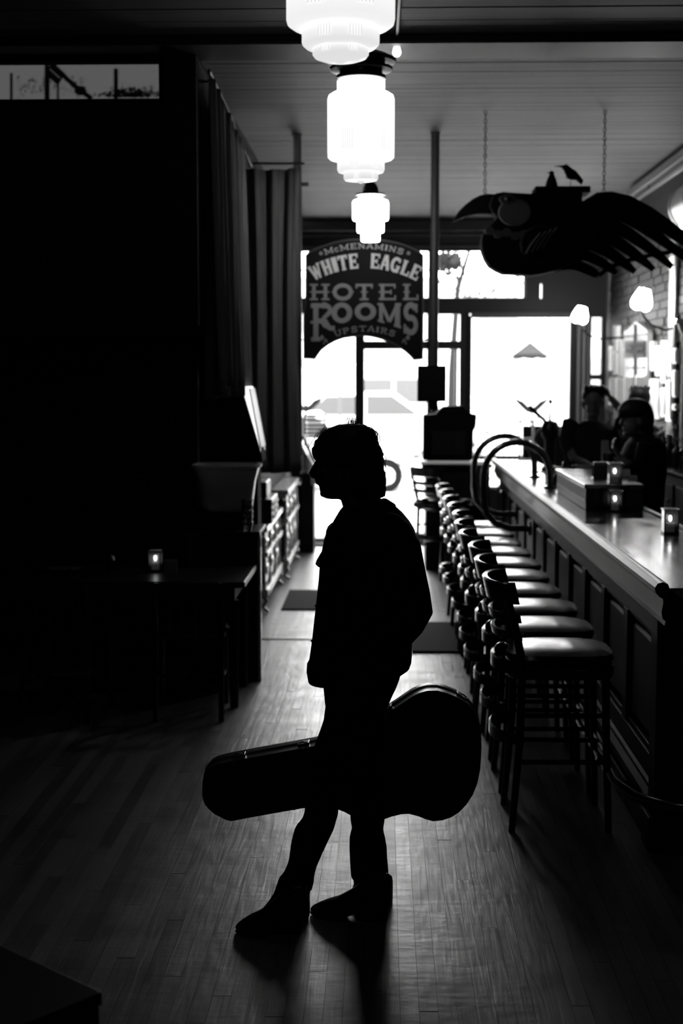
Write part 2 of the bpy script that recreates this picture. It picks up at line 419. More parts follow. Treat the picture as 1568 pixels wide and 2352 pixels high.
# iron drop poles fixed to the ceiling, either side of the sign
PY = 10.3
def post(px, label, zb, Y=PY):
    x = at(px, 864, Y).x
    t = thing('ceiling_pole', label, 'pole', (x, Y, CZ))
    MB().cyl((0,0,zb-CZ), (0,0,0), .031, n=20).build('shaft', MT['post'], t, smooth=True)
    MB().lathe([(.036,-.012),(.036,0)]).build('flange', MT['post'], t, smooth=True)
    MB().lathe([(.001,zb-CZ-.02),(.035,zb-CZ),(.035,zb-CZ+.03)]).build('end_cap', MT['post'], t, smooth=True)
    return t
pl_ = post(684, 'slender dark pole dropping from the ceiling left of the hanging sign, at the curtain edge', 1.3, 10.36)
p2 = post(996, 'slender dark pole dropping from the ceiling right of the hanging sign with a black box', 1.64)
MB().cyl((0,0,0),(.06,0,0),.014).build('hook', MT['post'], pl_)
bpy.data.objects['hook'].location = (.02, 0, at(690, 421, PY).z-CZ)
a = at(958, 840, PY-.1); b = at(1023, 922, PY-.1)
t = thing('speaker_box', 'black square box speaker mounted on the right ceiling pole', 'speaker', (b.x/2+a.x/2, PY-.1, b.z))
MB().box((-.10, -.09, 0), (.10, .06, a.z-b.z)).build('cabinet', MT['matte'], t, bevel=.006)
MB().box((-.09, -.098, .012), (.09, -.09, a.z-b.z-.012)).build('grille', MT['black'], t)
MB().box((-.02, .06, .05), (.02, .09, .2)).build('bracket', MT['post'], t)

# ------------------------------------------------------------------ hanging lamps
def stepped_lamp(px, Y, ytop, ybot, prof, s, label, s_low, capstyle):
    """prof: (radius px, y px) from the top down, measured at distance Y"""
    k = Y/F_
    c = at(px, ybot, Y)
    t = thing('pendant_lamp', label, 'lamp', (c.x, Y, c.z), 0)
    def zz(y): return at(px, y, Y).z - c.z
    top = zz(prof[0][1])
    pr = [(r*k, zz(y)) for r, y in prof][::-1]
    sh = MB().lathe(pr, n=48).build('lamp_shade', emis('opal_'+label[:6], s, .02, top*.62, s_low), t, smooth=True)
    return t, top, k, zz
stripe = emis('shade_stripe', .62, base=.6)
def flutes(t, sets, zz, k):
    for (r, y0, y1, ang) in sets:
        for q in range(5):
            a = math.radians(ang)+(q-2)*.075
            p = Vector((r*k*math.cos(a), r*k*math.sin(a), 0)); 
            MB().tube([p+Vector((0,0,zz(y0))), p+Vector((0,0,zz(y1)))], .0022, 6).build('painted_stripe', stripe, t)
def canopy(t, top, r0, rise, ceil):
    MB().lathe([(r0*.72, top-.005), (r0*.72, top+.01), (r0*.62,top+.012), (r0*.62, top+.03), (r0*.9, top+.034), (r0*.92, top+.045), (r0*.7, top+.05), (r0*.7,top+.065), (r0, top+.068), (r0*1.02, top+.082), (r0*.8, top+.10), (r0*.45, top+.12),(r0*.3, top+rise), (.02, top+rise+.02)], n=36).build('fitter', MT['stool'], t, smooth=True)
    MB().cyl((0,0,top+rise), (0,0,ceil-t.location.z), .009).build('stem', MT['black'], t)
    MB().lathe([(.07, ceil-t.location.z), (.07, ceil-.02-t.location.z), (.02, ceil-.05-t.location.z)]).build('ceiling_cup', MT['black'], t, smooth=True)
# nearest lamp
Y1 = 4.03
P1 = [(30,-250),(84,-248),(90,-235),(90,-195),(112,-190),(121,-178),(121.5,0),(121.5,45),(119,56),(108,64),(90,70),(87,71),(87,98),(85,104),(78,110),(64,113),(63,114),(63,126),(58,133),(42,139),(16,141.5),(12,143),(8,146),(1,147)]
t, top, k, zz = stepped_lamp(782, Y1, 0, 147, P1, 1.15, 'nearest stepped opal glass pendant lamp, cut by the top of the picture', .74, 0)
flutes(t, [(122, -10, 34, -115), (122, -10, 34, -62), (87.4, 72, 98, -113), (87.4,72,98,-66), (63.4, 114, 127, -122), (63.4,114,127,-60)], zz, k)
canopy(t, top, .15, .14, CZ)
Y2 = 6.53
P2 = [(30,180),(48,181),(54,187),(54,213),(64,214),(73,220),(75.5,228),(75.5,350),(75,362),(70,367),(54,369.5),(53.5,371),(53.5,390),(51,396),(40,398.5),(39,400),(39,411),(36,415),(10,417),(8,419),(2,422)]
t, top, k, zz = stepped_lamp(828.5, Y2, 0, 422, P2, 1.6, 'second stepped opal glass pendant lamp with a dark ornate fitter', .74, 0)
flutes(t, [(76, 305, 352, -112), (76, 305, 352, -42), (53.8, 371, 391, -105), (53.8,371,391,-48), (39.3,400,413,-105),(39.3,400,413,-38)], zz, k)
canopy(t, top, .155, .13, CZ)
Y3 = 9.39
P3 = [(12,449),(22,451),(30,458),(38,461),(40.5,465),(40.5,502),(39,506),(31,507.5),(30.5,509),(30.5,531),(29,534),(22,535.5),(21.5,537),(21.5,552),(20,555),(2,555.5)]
t, top, k, zz = stepped_lamp(850.5, Y3, 0, 555, P3, 24, 'third and smallest stepped opal pendant lamp, hanging before the sign', 9, 0)
MB().lathe([(.02, top+.09),(.035, top+.075),(.05, top+.05), (.055, top+.02), (.10, top+.008), (.10, top-.002)], n=30).build('fitter', MT['black'], t, smooth=True)
MB().cyl((0,0,top+.05), (0,0,CZ-t.location.z), .009).build('stem', MT['black'], t)

# bare bulb on the ceiling
c = atz(911, 99, CZ-.03)
t = thing('ceiling_bulb', 'small bare light bulb in a round holder on the ceiling', 'bulb', (c.x, c.y, CZ))
MB().lathe([(.055, -.012), (.055, 0)], n=24).build('back_plate', MT['black'], t, smooth=True)
MB().lathe([(.02,-.04),(.04,-.035),(.046,-.02),(.046,-.012)], n=24).build('holder', MT['cream'], t, smooth=True)
MB().lathe([(.002,-.098),(.012,-.096),(.02,-.086),(.022,-.075),(.018,-.06),(.014,-.045),(.014,-.04)], n=20).build('glass_bulb', emis('bulb', 6), t, smooth=True)
MB().cyl((0,0,-.012), (.02, -5, -.012), .012).build('conduit', MT['black'], t)

# ------------------------------------------------------------------ the sign
# letters are ribbons in a unit cell, warped into the band the signwriter gave them
def arc(cx, cy, rx, ry, a0, a1, n=12): return [(cx+rx*math.cos(math.radians(a0+(a1-a0)*k/n)), cy+ry*math.sin(math.radians(a0+(a1-a0)*k/n))) for k in range(n+1)]
T_ = .11; S_ = .055
def serif(x, y, w=.2): return ([(x-w, y), (x+w, y)], S_)
def glyph(ch, western=False):
    s = []
    b, t = S_, 1-S_
    if ch in 'HMNUWIK' or ch in 'EFLPRT': pass
    if ch == 'H': s = [([(.22,0),(.22,1)],T_),([(.78,0),(.78,1)],T_),([(.22,.5),(.78,.5)],.07)]+[serif(x,y) for x in (.22,.78) for y in (b,t)]
    elif ch == 'I': s = [([(.5,0),(.5,1)],T_*1.6),([(.2,b),(.8,b)],S_),([(.2,t),(.8,t)],S_)]
    elif ch == 'T': s = [([(.5,0),(.5,1)],T_),([(.05,t-.02),(.95,t-.02)],.07),([(.08,1),(.08,.72)],.05),([(.92,1),(.92,.72)],.05),serif(.5,b,.24)]
    elif ch == 'E': s = [([(.25,0),(.25,1)],T_),([(.06,t-.015),(.9,t-.015)],.065),([(.06,b+.015),(.94,b+.015)],.065),([(.25,.5),(.68,.5)],.06),([(.9,1),(.9,.72)],.05),([(.93,0),(.93,.3)],.05),([(.7,.64),(.7,.36)],.045)]
    elif ch == 'L': s = [([(.28,0),(.28,1)],T_),([(.06,b+.015),(.94,b+.015)],.065),serif(.28,t,.23),([(.93,0),(.93,.34)],.055)]
    elif ch == 'A': s = [([(.12,0),(.47,1)],.08),([(.53,1),(.88,0)],T_),([(.28,.33),(.72,.33)],.055),serif(.14,b,.15),serif(.86,b,.15),([(.38,.95),(.62,.95)],.05)]
    elif ch == 'M': s = [([(.15,0),(.15,1)],.08),([(.85,0),(.85,1)],T_),([(.15,.97),(.5,.15)],.08),([(.5,.15),(.85,.97)],.07),serif(.15,b,.14),serif(.85,b,.15),serif(.1,t,.1),serif(.9,t,.1)]
    elif ch == 'N': s = [([(.18,0),(.18,1)],.08),([(.82,0),(.82,1)],.08),([(.18,.95),(.82,.05)],T_),serif(.18,b,.16),serif(.82,t,.16),serif(.12,t,.1)]
    elif ch == 'W': s = [([(.12,1),(.32,0)],.085),([(.32,0),(.5,.8)],.065),([(.5,.8),(.68,0)],.085),([(.68,0),(.88,1)],.065),serif(.13,t,.14),serif(.87,t,.14),serif(.5,.85,.1)]
    elif ch == 'U': s = [([(.2,1)]+[(.2,.35)]+arc(.5,.35,.3,.29,180,360)+[(.8,1)],.09),serif(.2,t,.17),serif(.8,t,.17)]
    elif ch in 'C': s = [(arc(.5,.5,.36,.42,40,320,20),.1),([(.8,.95),(.8,.68)],.05),([(.8,.05),(.8,.3)],.05)]
    elif ch == 'G': s = [(arc(.5,.5,.36,.42,50,345,20),.1),([(.82,.95),(.82,.68)],.05),([(.82,0),(.82,.42)],.08),([(.58,.42),(.98,.42)],.05)]
    elif ch == 'O': s = [(arc(.5,.5,.36,.41,0,360,28),.12)]+([([(.02,.5),(.16,.5)],.05),([(.84,.5),(.98,.5)],.05)] if western else [])
    elif ch == 'S': s = [(arc(.5,.72,.3,.22,20,250,14)+arc(.5,.29,.32,.24,90,-160,14),.095),([(.84,.98),(.84,.7)],.05),([(.14,.02),(.14,.32)],.05)]
    elif ch == 'P': s = [([(.25,0),(.25,1)],T_),(arc(.5,.72,.32,.22,-90,90,12),.09),([(.06,t-.01),(.5,t-.01)],.06),([(.25,.5),(.5,.5)],.055),serif(.25,b,.2)]
    elif ch == 'R': s = [([(.25,0),(.25,1)],T_),(arc(.5,.74,.3,.2,-90,90,12),.09),([(.06,t-.01),(.5,t-.01)],.06),([(.25,.53),(.5,.53)],.055),([(.5,.53),(.72,.15),(.8,.06),(.97,.06)],.09),serif(.25,b,.18)]
    if western and ch in 'HTELR':
        xs = {'H':(.22,.78),'T':(.5,),'E':(.25,),'L':(.28,),'R':(.25,)}[ch]
        s += [([(x-.2,.5),(x+.2,.5)],.035) for x in xs]
    return s
def ribbon(mb, pts, hw, fn, d0, d1, asp=1.0):
    if len(pts) > 2 and math.hypot(pts[0][0]-pts[-1][0], pts[0][1]-pts[-1][1]) < 1e-6: pts = pts+[pts[1]]
    q = [pts[0]]
    for p in pts[1:]:
        a = q[-1]; n = max(1, int(math.hypot(p[0]-a[0], p[1]-a[1])/.2)); 
        for k in range(1, n+1): q.append((a[0]+(p[0]-a[0])*k/n, a[1]+(p[1]-a[1])*k/n))
    Lp, Rp = [], []
    for i, p in enumerate(q):
        a = q[max(0, i-1)]; b = q[min(len(q)-1, i+1)]
        dx, dy = (b[0]-a[0])*asp, b[1]-a[1]; l = math.hypot(dx, dy) or 1
        nx, ny = -dy/l*hw/asp, dx/l*hw
        Lp.append((p[0]+nx, p[1]+ny)); Rp.append((p[0]-nx, p[1]-ny))
    for i in range(len(q)-1):
        mb.prism([Lp[i], Lp[i+1], Rp[i+1], Rp[i]], fn, d0, d1)
SY = 10.27
sg = at(836, 823, SY)
sign = thing('hanging_sign', 'black arch-topped hanging sign with white lettering, darkened where lamplight fades, between the two ceiling poles', 'sign', (sg.x, SY, sg.z))
def SP(px, py, t): p = at(px, py, SY); return (p.x, SY+t, p.z)
cs = 4.3556
def cp(a): return [(660+x/cs, 520+y/cs) for x, y in a]
outl = cp([(165,1322),(165,900),(185,700),(185,285),(215,262),(280,232),(340,203),(430,172),(520,150),(640,133),(780,127),(920,134),(1030,152),(1120,172),(1200,200),(1270,232),(1325,262),(1355,285),(1355,700),(1350,1330),(1265,1330),(1225,1287),(1180,1248),(1120,1205),(1060,1170),(985,1138),(900,1112),(830,1097),(760,1090),(640,1100),(560,1112),(480,1140),(405,1180),(340,1230),(305,1275),(275,1322)])
MB().prism(outl, SP, 0, .035).build('board', MT['sign'], sign, world=True)
edge = [SP(x, y, -.002) for x, y in outl]
MB().tube(edge, .006, 6, closed=True).build('edge_moulding', MT['post'], sign, world=True)
for x0_, x1_ in ((686, 700), (974, 988)):
    for y_ in (620, 780): MB().cyl(SP(x0_, y_, .03), SP(x1_, y_, .018), .006).build('bracket', MT['post'], sign, world=True)
def letter(ch, fn, m, western=False, asp=1.0):
    mb = MB()
    for k, (pts, hw) in enumerate(glyph(ch, western)): ribbon(mb, pts, hw, fn, -.005-.0006*k, 0, asp)
    mb.build('letter', m, sign, world=True)
def arcword(txt, cx, cy, R, a0, a1, h, m, widths=None):
    """letters set on a circle (crop pixels): baseline radius R, angles in degrees from vertical"""
    ws = [(widths or {}).get(c, 1.0) for c in txt]; tot = sum(ws); u = 0
    for c, w in zip(txt, ws):
        A, B = a0+(a1-a0)*u/tot, a0+(a1-a0)*(u+w)/tot; u += w
        if c == ' ': continue
        def fn(x, y, t, A=A, B=B, c=c):
            g = (B-A)*.05; th = math.radians(A+g+(B-A-2*g)*x); hh = h*(.7 if c == 'c' else 1)
            r = R+y*hh; X_, Y_ = cx+r*math.sin(th), cy-r*math.cos(th)
            return SP(660+X_/cs, 520+Y_/cs, t)
        letter(c.upper(), fn, m, asp=abs(B-A)/57.3*R/h)
# circle through baseline ends (375,287) (1160,287) with top (770,222)
def circ(x0, y0, x1, yt):
    c = (x1-x0)/2; s = y0-yt; R = (c*c+s*s)/(2*s); return (x0+x1)/2, yt+R, R, math.degrees(math.asin(c/R))
cx, cy, R, A = circ(372, 287, 1160, 222); arcword('McMENAMINS', cx, cy, R, -A, A, 56, MT['letter3'], {'M':1.25,'c':.7,'I':.55})
cx, cy, R, A = circ(262, 548, 1290, 418); A_ = A
arcword('WHITE EAGLE', cx, cy, R, -A, A, 150, MT['letter'], {'W':1.25,'I':.62,' ':1.1,'G':1.05})
cx, cy, R, A = circ(475, 1108, 1075, 1052); arcword('UPSTAIRS', cx, cy, R, -A, A, 58, MT['letter2'], {'I':.55})
for (x0, x1), c in zip([(218,425),(440,665),(675,858),(903,1090),(1145,1312)], 'HOTEL'):
    letter(c, lambda x, y, t, x0=x0, x1=x1: SP(660+(x0+(x1-x0)*x)/cs, 520+(738-163*y)/cs, t), MT['letter2'], True, (x1-x0)/163.)
def bot(X_): return 938+max(0, abs(X_-775)-60)**1.25*.19
for (x0, x1), c in zip([(218,480),(437,650),(668,890),(900,1135),(1150,1315)], 'ROOMS'):
    def fn(x, y, t, x0=x0, x1=x1, c=c):
        X_ = x0+(x1-x0)*x; b = 950+72*x
        if c == 'O': b = 962 if x0 < 500 else 938
        if c == 'R': q_ = min(1, max(0, (x-.42)/.3)); b = 1150-115*q_*q_*(3-2*q_)
        if c == 'S': b = 1077
        return SP(660+X_/cs, 520+(b-(b-768)*y)/cs, t)
    letter(c, fn, MT['letter2'], True, (x1-x0)/230.)
for x, y in [(335,270),(1210,268)]:
    p = Vector(SP(660+x/cs, 520+y/cs, -.004)); MB().lathe([(.013,0),(.013,.008)], p, axis='y', n=12).build('dot', MT['letter2'], sign, world=True)
for x, s in [(345,1),(1203,-1)]:
    sp = [(0,-38),(-20,-8),(-18,6),(-5,4),(-8,18),(8,18),(5,4),(18,6),(20,-8)]
    MB().prism([(660+(x+a)/cs, 520+(1120+b)/cs) for a, b in sp], SP, -.005, 0).build('spade_ornament', MT['letter2'], sign, world=True)
    cv = [(x+s*(15+t*9), 1150+30*math.cos(t*1.3)*(1-t/9)) for t in [k*.4 for k in range(13)]]
    MB().tube([SP(660+a/cs, 520+b/cs, -.003) for a, b in cv], .004, 5).build('scroll_ornament', MT['letter2'], sign, world=True)

# ------------------------------------------------------------------ curtains
def curtain(name, label, fn, nu, nv, m, rings_=None):
    mb = MB(); vs = [fn(i/nu, j/nv) for j in range(nv+1) for i in range(nu+1)]
    fs = [(j*(nu+1)+i, j*(nu+1)+i+1, (j+1)*(nu+1)+i+1, (j+1)*(nu+1)+i) for j in range(nv) for i in range(nu)]
    mb.add(vs, fs); me = mb
    o = me.build(name, m, smooth=True); o.modifiers.new('thick', 'SOLIDIFY').thickness = .006
    o.data.polygons.foreach_set('use_smooth', [True]*len(o.data.polygons))
    return tag(o, label, 'curtain')
def f1(u, v):
    y = 7.78+u*1.78; zt = 3.47-.09*u; zb = 1.80-.05*math.sin(u*21); z = zt+(zb-zt)*v
    fold = .045*math.sin(u*46+1.2*math.sin(u*9)+v*1.2)+.02*math.sin(u*101)
    return (-.935+fold*(.5+.5*v), y, z)
curtain('side_curtain', 'long pale-folded curtain hung along the left wall from a rod', f1, 150, 16, MT['curtain'])
def f2(u, v):
    pull = .03*math.sin(v*pi)
    x = -1.005+u*.42; z = 3.345-.05*math.sin(u*pi)*.3+(1.2-3.345)*v
    return (x+pull*(1-2*u), PY-.10+.03*math.sin(u*19+v*3*(u-.5))+.012*math.sin(u*44), z)
curtain('cross_curtain', 'dark curtain hung across the aisle beside the left ceiling pole', f2, 60, 20, MT['curtain'])
t = thing('curtain_rod', 'thin metal curtain rod below the ceiling on the left', 'rod', (-.93, 7.75, 3.5))
MB().tube([(0,0,0),(0,1.2,-.055),(0,1.25,-.085),(0,1.4,-.095),(0,2.4,-.15)], .011, 8).build('pole', MT['steel'], t, smooth=True)
for k in range(3): MB().cyl((-.09,.2+k*.95,-.012-k*.055),(0,.2+k*.95,-.012-k*.055),.008).build('bracket', MT['steel'], t)
MB().tube([(0,2.35,-.14),(.38,2.36,-.14)], .008, 8).build('cross_pole', MT['black'], t)
a = at(452, 760, 9.1); b = at(452, 1000, 9.1)
t = thing('steel_pole', 'thin upright steel pole at the corner of the dark panelling', 'pole', (a.x, 9.1, 0))
MB().cyl((0,0,.02), (0,0,2.15), .008).build('rod', MT['duct'], t, smooth=True); MB().lathe([(.05,0),(.05,.015),(.012,.03)]).build('foot', MT['black'], t, smooth=True)
# dark cloth bag hanging below the bulkhead
c = at(478, 735, 8.9)
bagp = [(-.07,.28),(.02,.27),(.05,.1),(.085,-.1),(.10,-.16),(.05,-.20),(-.03,-.22),(-.09,-.2),(-.09,.1)]
tag(MB().prism(bagp, lambda a_, b_, q: (c.x+a_, 8.9+q, c.z+b_), -.05, .05).build('cloth_bag', MT['matte'], bevel=.03, smooth=True), 'black cloth bag hanging at the corner under the bulkhead', 'bag')

# ------------------------------------------------------------------ the bar
BX0, BY0, BY1, BZ = 1.10, 5.62, 13.4, 1.09
bar = thing('bar_counter', 'long dark wooden bar counter with panelled front running down the right side', 'bar', (1.3, 9.5, 0))
def bpart(n, mb, m, **k): return mb.build(n, m, bar, world=True, **k)
bpart('carcass', MB().box((BX0+.04, BY0+.03, .0), (1.43, BY1, BZ-.05)), MT['blackwood'])
bpart('bar_top', MB().box((1.06, 5.3, BZ-.04), (1.58, 10.7, BZ)).box((1.06, 10.7, BZ-.04), (1.44, BY1, BZ)), MT['bartop'], bevel=.006)
prof = [(1.075,1.088),(1.068,1.106),(1.05,1.113),(1.03,1.108),(1.02,1.093),(1.022,1.075),(1.036,1.058),(1.05,1.05),(1.052,1.035),(1.046,1.0),(1.05,.975),(1.062,.965),(1.058,.948),(1.09,.94),(1.13,.94),(1.13,1.04)]
bpart('nosing_rail', MB().rings([[Vector((x, y, z)) for x, z in prof] for y in (5.3, 9.3, BY1)]), MT['bar'], smooth=True)
bpart('end_pilaster', MB().box((BX0-.02, BY0-.08, 0), (1.5, BY0+.05, .94)).box((BX0-.045, BY0-.1, 0), (1.5, BY0+.05, .14)), MT['blackwood'], bevel=.006)
bpart('end_corbel', MB().prism([(5.32,1.04),(5.6,1.04),(5.6,.6),(5.56,.62),(5.54,.78),(5.46,.9),(5.34,.96)], lambda a_, b_, q: (q, a_, b_), 1.2, 1.28), MT['blackwood'], bevel=.005)
bpart('base_rail', MB().box((BX0-.03, BY0, .0), (BX0+.05, BY1, .11)), MT['panel'], bevel=.01)
bpart('base_moulding', MB().rings([[Vector((x, y, z)) for x, z in [(BX0+.04,.24),(BX0+.02,.24),(BX0-.01,.222),(BX0-.005,.2),(BX0-.03,.185),(BX0-.03,.15),(BX0+.04,.15)]] for y in (BY0, BY1)]), MT['panel'], smooth=True)
bpart('top_rail', MB().box((BX0, BY0, .84), (BX0+.05, BY1, .95)), MT['panel'], bevel=.005)
bpart('lower_rail', MB().box((BX0, BY0, .24), (BX0+.05, BY1, .33)), MT['panel'], bevel=.005)
yy = BY0+.05
while yy < BY1-.2:
    bpart('stile', MB().box((BX0, yy, .33), (BX0+.05, yy+.11, .84)), MT['panel'], bevel=.005)
    mb = MB(); x_ = BX0+.02; y0, y1 = yy+.115, yy+.665
    for (p, q) in [((x_, y0, .345), (x_, y1, .345)), ((x_, y0, .83), (x_, y1, .83)), ((x_, y0+.01, .34), (x_, y0+.01, .835)), ((x_, y1-.01, .34), (x_, y1-.01, .835))]: mb.beam(p, q, .018, .018)
    bpart('panel_moulding', mb, MT['panel'], bevel=.004)
    bpart('panel', MB().box((BX0+.018, yy+.16, .385), (BX0+.05, yy+.62, .79)), MT['panel'], bevel=.012)
    yy += .67
# brass foot rail
fr = MB().tube([(1.05,BY0-.35,.25)] + [(BX0-.16+.11*math.sin(a_)*0+ (0.21*(1-math.cos(a_))), BY0+.05-.4*math.sin(a_), .25) for a_ in [pi/2*k/6 for k in range(6, -1, -1)]] + [(BX0-.16, BY0+1, .25), (BX0-.16, BY1, .25)], .019, 12)
fr = MB().tube([(1.42,BY0-.34,.25),(1.25,BY0-.34,.25),(1.1,BY0-.30,.25),(.99,BY0-.18,.25),(.945,BY0,.25),(.94,BY0+.3,.25),(.94,9.5,.25),(.94,BY1,.25)], .02, 12)
bpart('foot_rail', fr, MT['metal'], smooth=True)
for yb in (BY0+.35, 7.2, 8.6, 10.0, 11.5, 12.9):
    bpart('rail_bracket', MB().tube([(BX0,yb,.14),(1.02,yb,.15),(.96,yb,.19),(.94,yb,.25)], .012, 8).lathe([(.028,-.02),(.028,.02)], (.94,yb,.25), axis='y', n=14), MT['metal'], smooth=True)
# inner sink edge of the bar top
bpart('inner_rail', MB().box((1.55, 5.3, BZ), (1.58, 10.7, BZ+.012)), MT['bar'], bevel=.004)

# two bent tube rails where drinks are fetched
def hoop(Y, label, x0=.72, x1=1.19, top=1.415, low=.82):
    t = thing('bar_hoop', label, 'rail', ((x0+x1)/2, Y, BZ), 0)
    r = (x1-x0)/2; cx_ = (x0+x1)/2
    pts = [(1.04, Y, low-.02), (.9, Y, low-.018), (.8, Y, low+.02), (.735, Y, low+.09), (x0, Y, low+.19), (x0, Y, top-r)]
    pts += [(cx_-r*math.cos(a_), Y, top-r+r*math.sin(a_)) for a_ in [pi*k/16 for k in range(1, 17)]]
    pts += [(x1, Y, BZ+.01)]
    MB().tube(pts, .024, 14).build('bent_tube', MT['metal'], t, world=True, smooth=True)
    MB().lathe([(.05,BZ),(.05,BZ+.012),(.026,BZ+.02)], (x1,Y,0)).build('flange', MT['metal'], t, world=True, smooth=True)
    MB().lathe([(.05,1.04),(.05,1.06)], (0,0,0), axis='x').move((0,Y,low-.02)).build('wall_flange', MT['metal'], t, world=True, smooth=True)
hoop(10.1, 'nearer bent metal hoop rail standing over the bar edge')
hoop(11.15, 'farther bent metal hoop rail standing over the bar edge')

# raised wooden box on the bar
t = thing('service_box', 'low wooden box standing on the bar with candles on its top', 'box', (1.34, 8.9, BZ))
x0, y0, x1, y1, h = 1.2, 8.4, 1.54, 9.8, 1.245
MB().box((x0, y0, BZ+.001), (x1, y1, h-.025)).build('body', MT['panel'], t, world=True, bevel=.004)
MB().box((x0-.012, y0-.01, h-.025), (x1, y1+.01, h)).build('top_board', MT['bartop'], t, world=True, bevel=.004)
MB().box((x0-.004, y0+.02, 1.145), (x0, y1-.02, 1.15)).build('groove_strip', MT['black'], t, world=True)

# candle lanterns
def lantern(x, y, z, label, group=None, s=.078, h=.125):
    t = thing('candle_lantern', label, 'candle', (x, y, z), 0, group)
    a_ = s/2
    MB().box((-a_,-a_,0),(a_,a_,.012)).build('base', MT['black'], t, bevel=.002)
    mb = MB()
    for sx in (-1,1):
        for sy in (-1,1): mb.box((sx*a_-.002*sx, sy*a_-.002*sy, .012), (sx*a_-.007*sx, sy*a_-.007*sy, h))
    mb.build('corner_posts', MT['black'], t)
    mb = MB(); 
    for p, q in [((-a_,-a_,h),(a_,-a_,h)),((-a_,a_,h),(a_,a_,h)),((-a_,-a_,h),(-a_,a_,h)),((a_,-a_,h),(a_,a_,h))]: mb.beam(p, q, .005, .006)
    mb.build('rim', MT['steel'], t)
    for k in range(4):
        o = MB().box((-a_+.006,-a_+.002,.012),(a_-.006,-a_+.005,h-.004)).build('pane', MT['frost'], t); o.rotation_euler = (0,0,k*pi/2)
    MB().lathe([(.022,.012),(.022,.055)], n=16).build('wax_candle', MT['wax'], t, smooth=True)
    MB().ell((0,0,.078), (.0085,.0085,.016), 10, 7).build('flame', MT['flame'], t, smooth=True)
    return t
def onbar(px, py, z): p = atz(px, py, z); return p
p = onbar(1538, 1226, BZ); lantern(p.x, p.y, BZ, 'square candle lantern at the right edge, nearest on the bar top')
p = onbar(1424, 1172, BZ); lantern(1.36, 8.33, BZ, 'square candle lantern glowing right before the front of the wooden box')
p = onbar(1411, 1112, h); lantern(p.x, p.y, h, 'square candle lantern on the wooden box beside a white card', s=.078)
p = at(1351, 1068, 10.3); lantern(p.x, 10.3, BZ, 'farthest square candle lantern behind the wooden box', h=.125)
# cards and boxes on the bar
def card(px0, py0, px1, py1, Y, z, label, m='paper', th=.02):
    a_ = at(px0, py0, Y); b_ = at(px1, py1, Y)
    t = thing('menu_card', label, 'card', ((a_.x+b_.x)/2, Y, z)); w = abs(b_.x-a_.x)/2; hh = max(.03, a_.z-z)
    MB().add([(-w,0,.002),(w,0,.002),(w,.03,hh),(-w,.03,hh),(-w,.003,.002),(w,.003,.002),(w,.033,hh),(-w,.033,hh)], [(0,1,2,3),(7,6,5,4),(0,4,5,1),(1,5,6,2),(2,6,7,3),(3,7,4,0)]).build('front_leaf', MT[m], t)
    MB().add([(-w,.06,.002),(w,.06,.002),(w,.033,hh),(-w,.033,hh),(-w,.063,.002),(w,.063,.002),(w,.036,hh),(-w,.036,hh)], [(0,1,2,3),(7,6,5,4),(0,4,5,1),(1,5,6,2),(2,6,7,3),(3,7,4,0)]).build('back_leaf', MT[m], t)
card(1427, 1078, 1447, 1110, 9.05, h, 'white folded card standing right of the lantern on the wooden box')
card(1383, 1012, 1398, 1060, 9.4, h, 'tall upright white menu card on the far end of the wooden box')
card(1324, 1068, 1365, 1100, 9.9, BZ, 'low grey folded card in front of the farthest lantern', 'letter2')
card(1445, 1108, 1464, 1118, 8.7, h, 'small flat grey card at the right end of the wooden box', 'letter2')
def holder(px, py, Y, z, label):
    p = at(px, py, Y); t = thing('napkin_holder', label, 'holder', (p.x, Y, z))
    MB().box((-.05,-.03,0),(.05,.03,.006)).build('tray', MT['steel'], t); MB().box((-.05,-.032,0),(.05,-.028,.08)).build('side_plate', MT['black'], t, bevel=.003); MB().box((-.05,.028,0),(.05,.032,.08)).build('side_plate', MT['black'], t, bevel=.003)
    MB().box((-.045,-.025,.006),(.045,.025,.1)).build('napkins', MT['letter2'], t, bevel=.003)
holder(1378, 1112, 8.95, h, 'small napkin holder left of the lantern on the wooden box')
holder(1285, 1090, 10.9, BZ, 'dark napkin holder on the bar behind the nearer hoop')
holder(1318, 1065, 10.6, BZ, 'napkin holder on the bar left of the farthest lantern')
# drink glasses
def glass_cup(px, py, Y, z, label, h_=.14, r=.035, group=None):
    p = at(px, py, Y); t = thing('drink_glass', label, 'glass', (p.x, Y, z), 0, group)
    MB().lathe([(r*.8,0),(r,h_),(r-.003,h_),(r*.8-.003,.006),(.001,.006)], n=20).build('tumbler', MT['clear'], t, smooth=True)
    MB().lathe([(r*.76,.007),(r*.88,h_*.6)], n=16).build('drink', MT['black'], t, smooth=True)
glass_cup(1396, 1055, 9.2, h, 'tall drinking glass beside the upright menu card')
glass_cup(1302, 1045, 10.8, BZ, 'bright drinking glass on the bar left of the farthest lantern')
glass_cup(1268, 1110, 10.25, BZ, 'drinking glass standing at the foot of the nearer hoop')

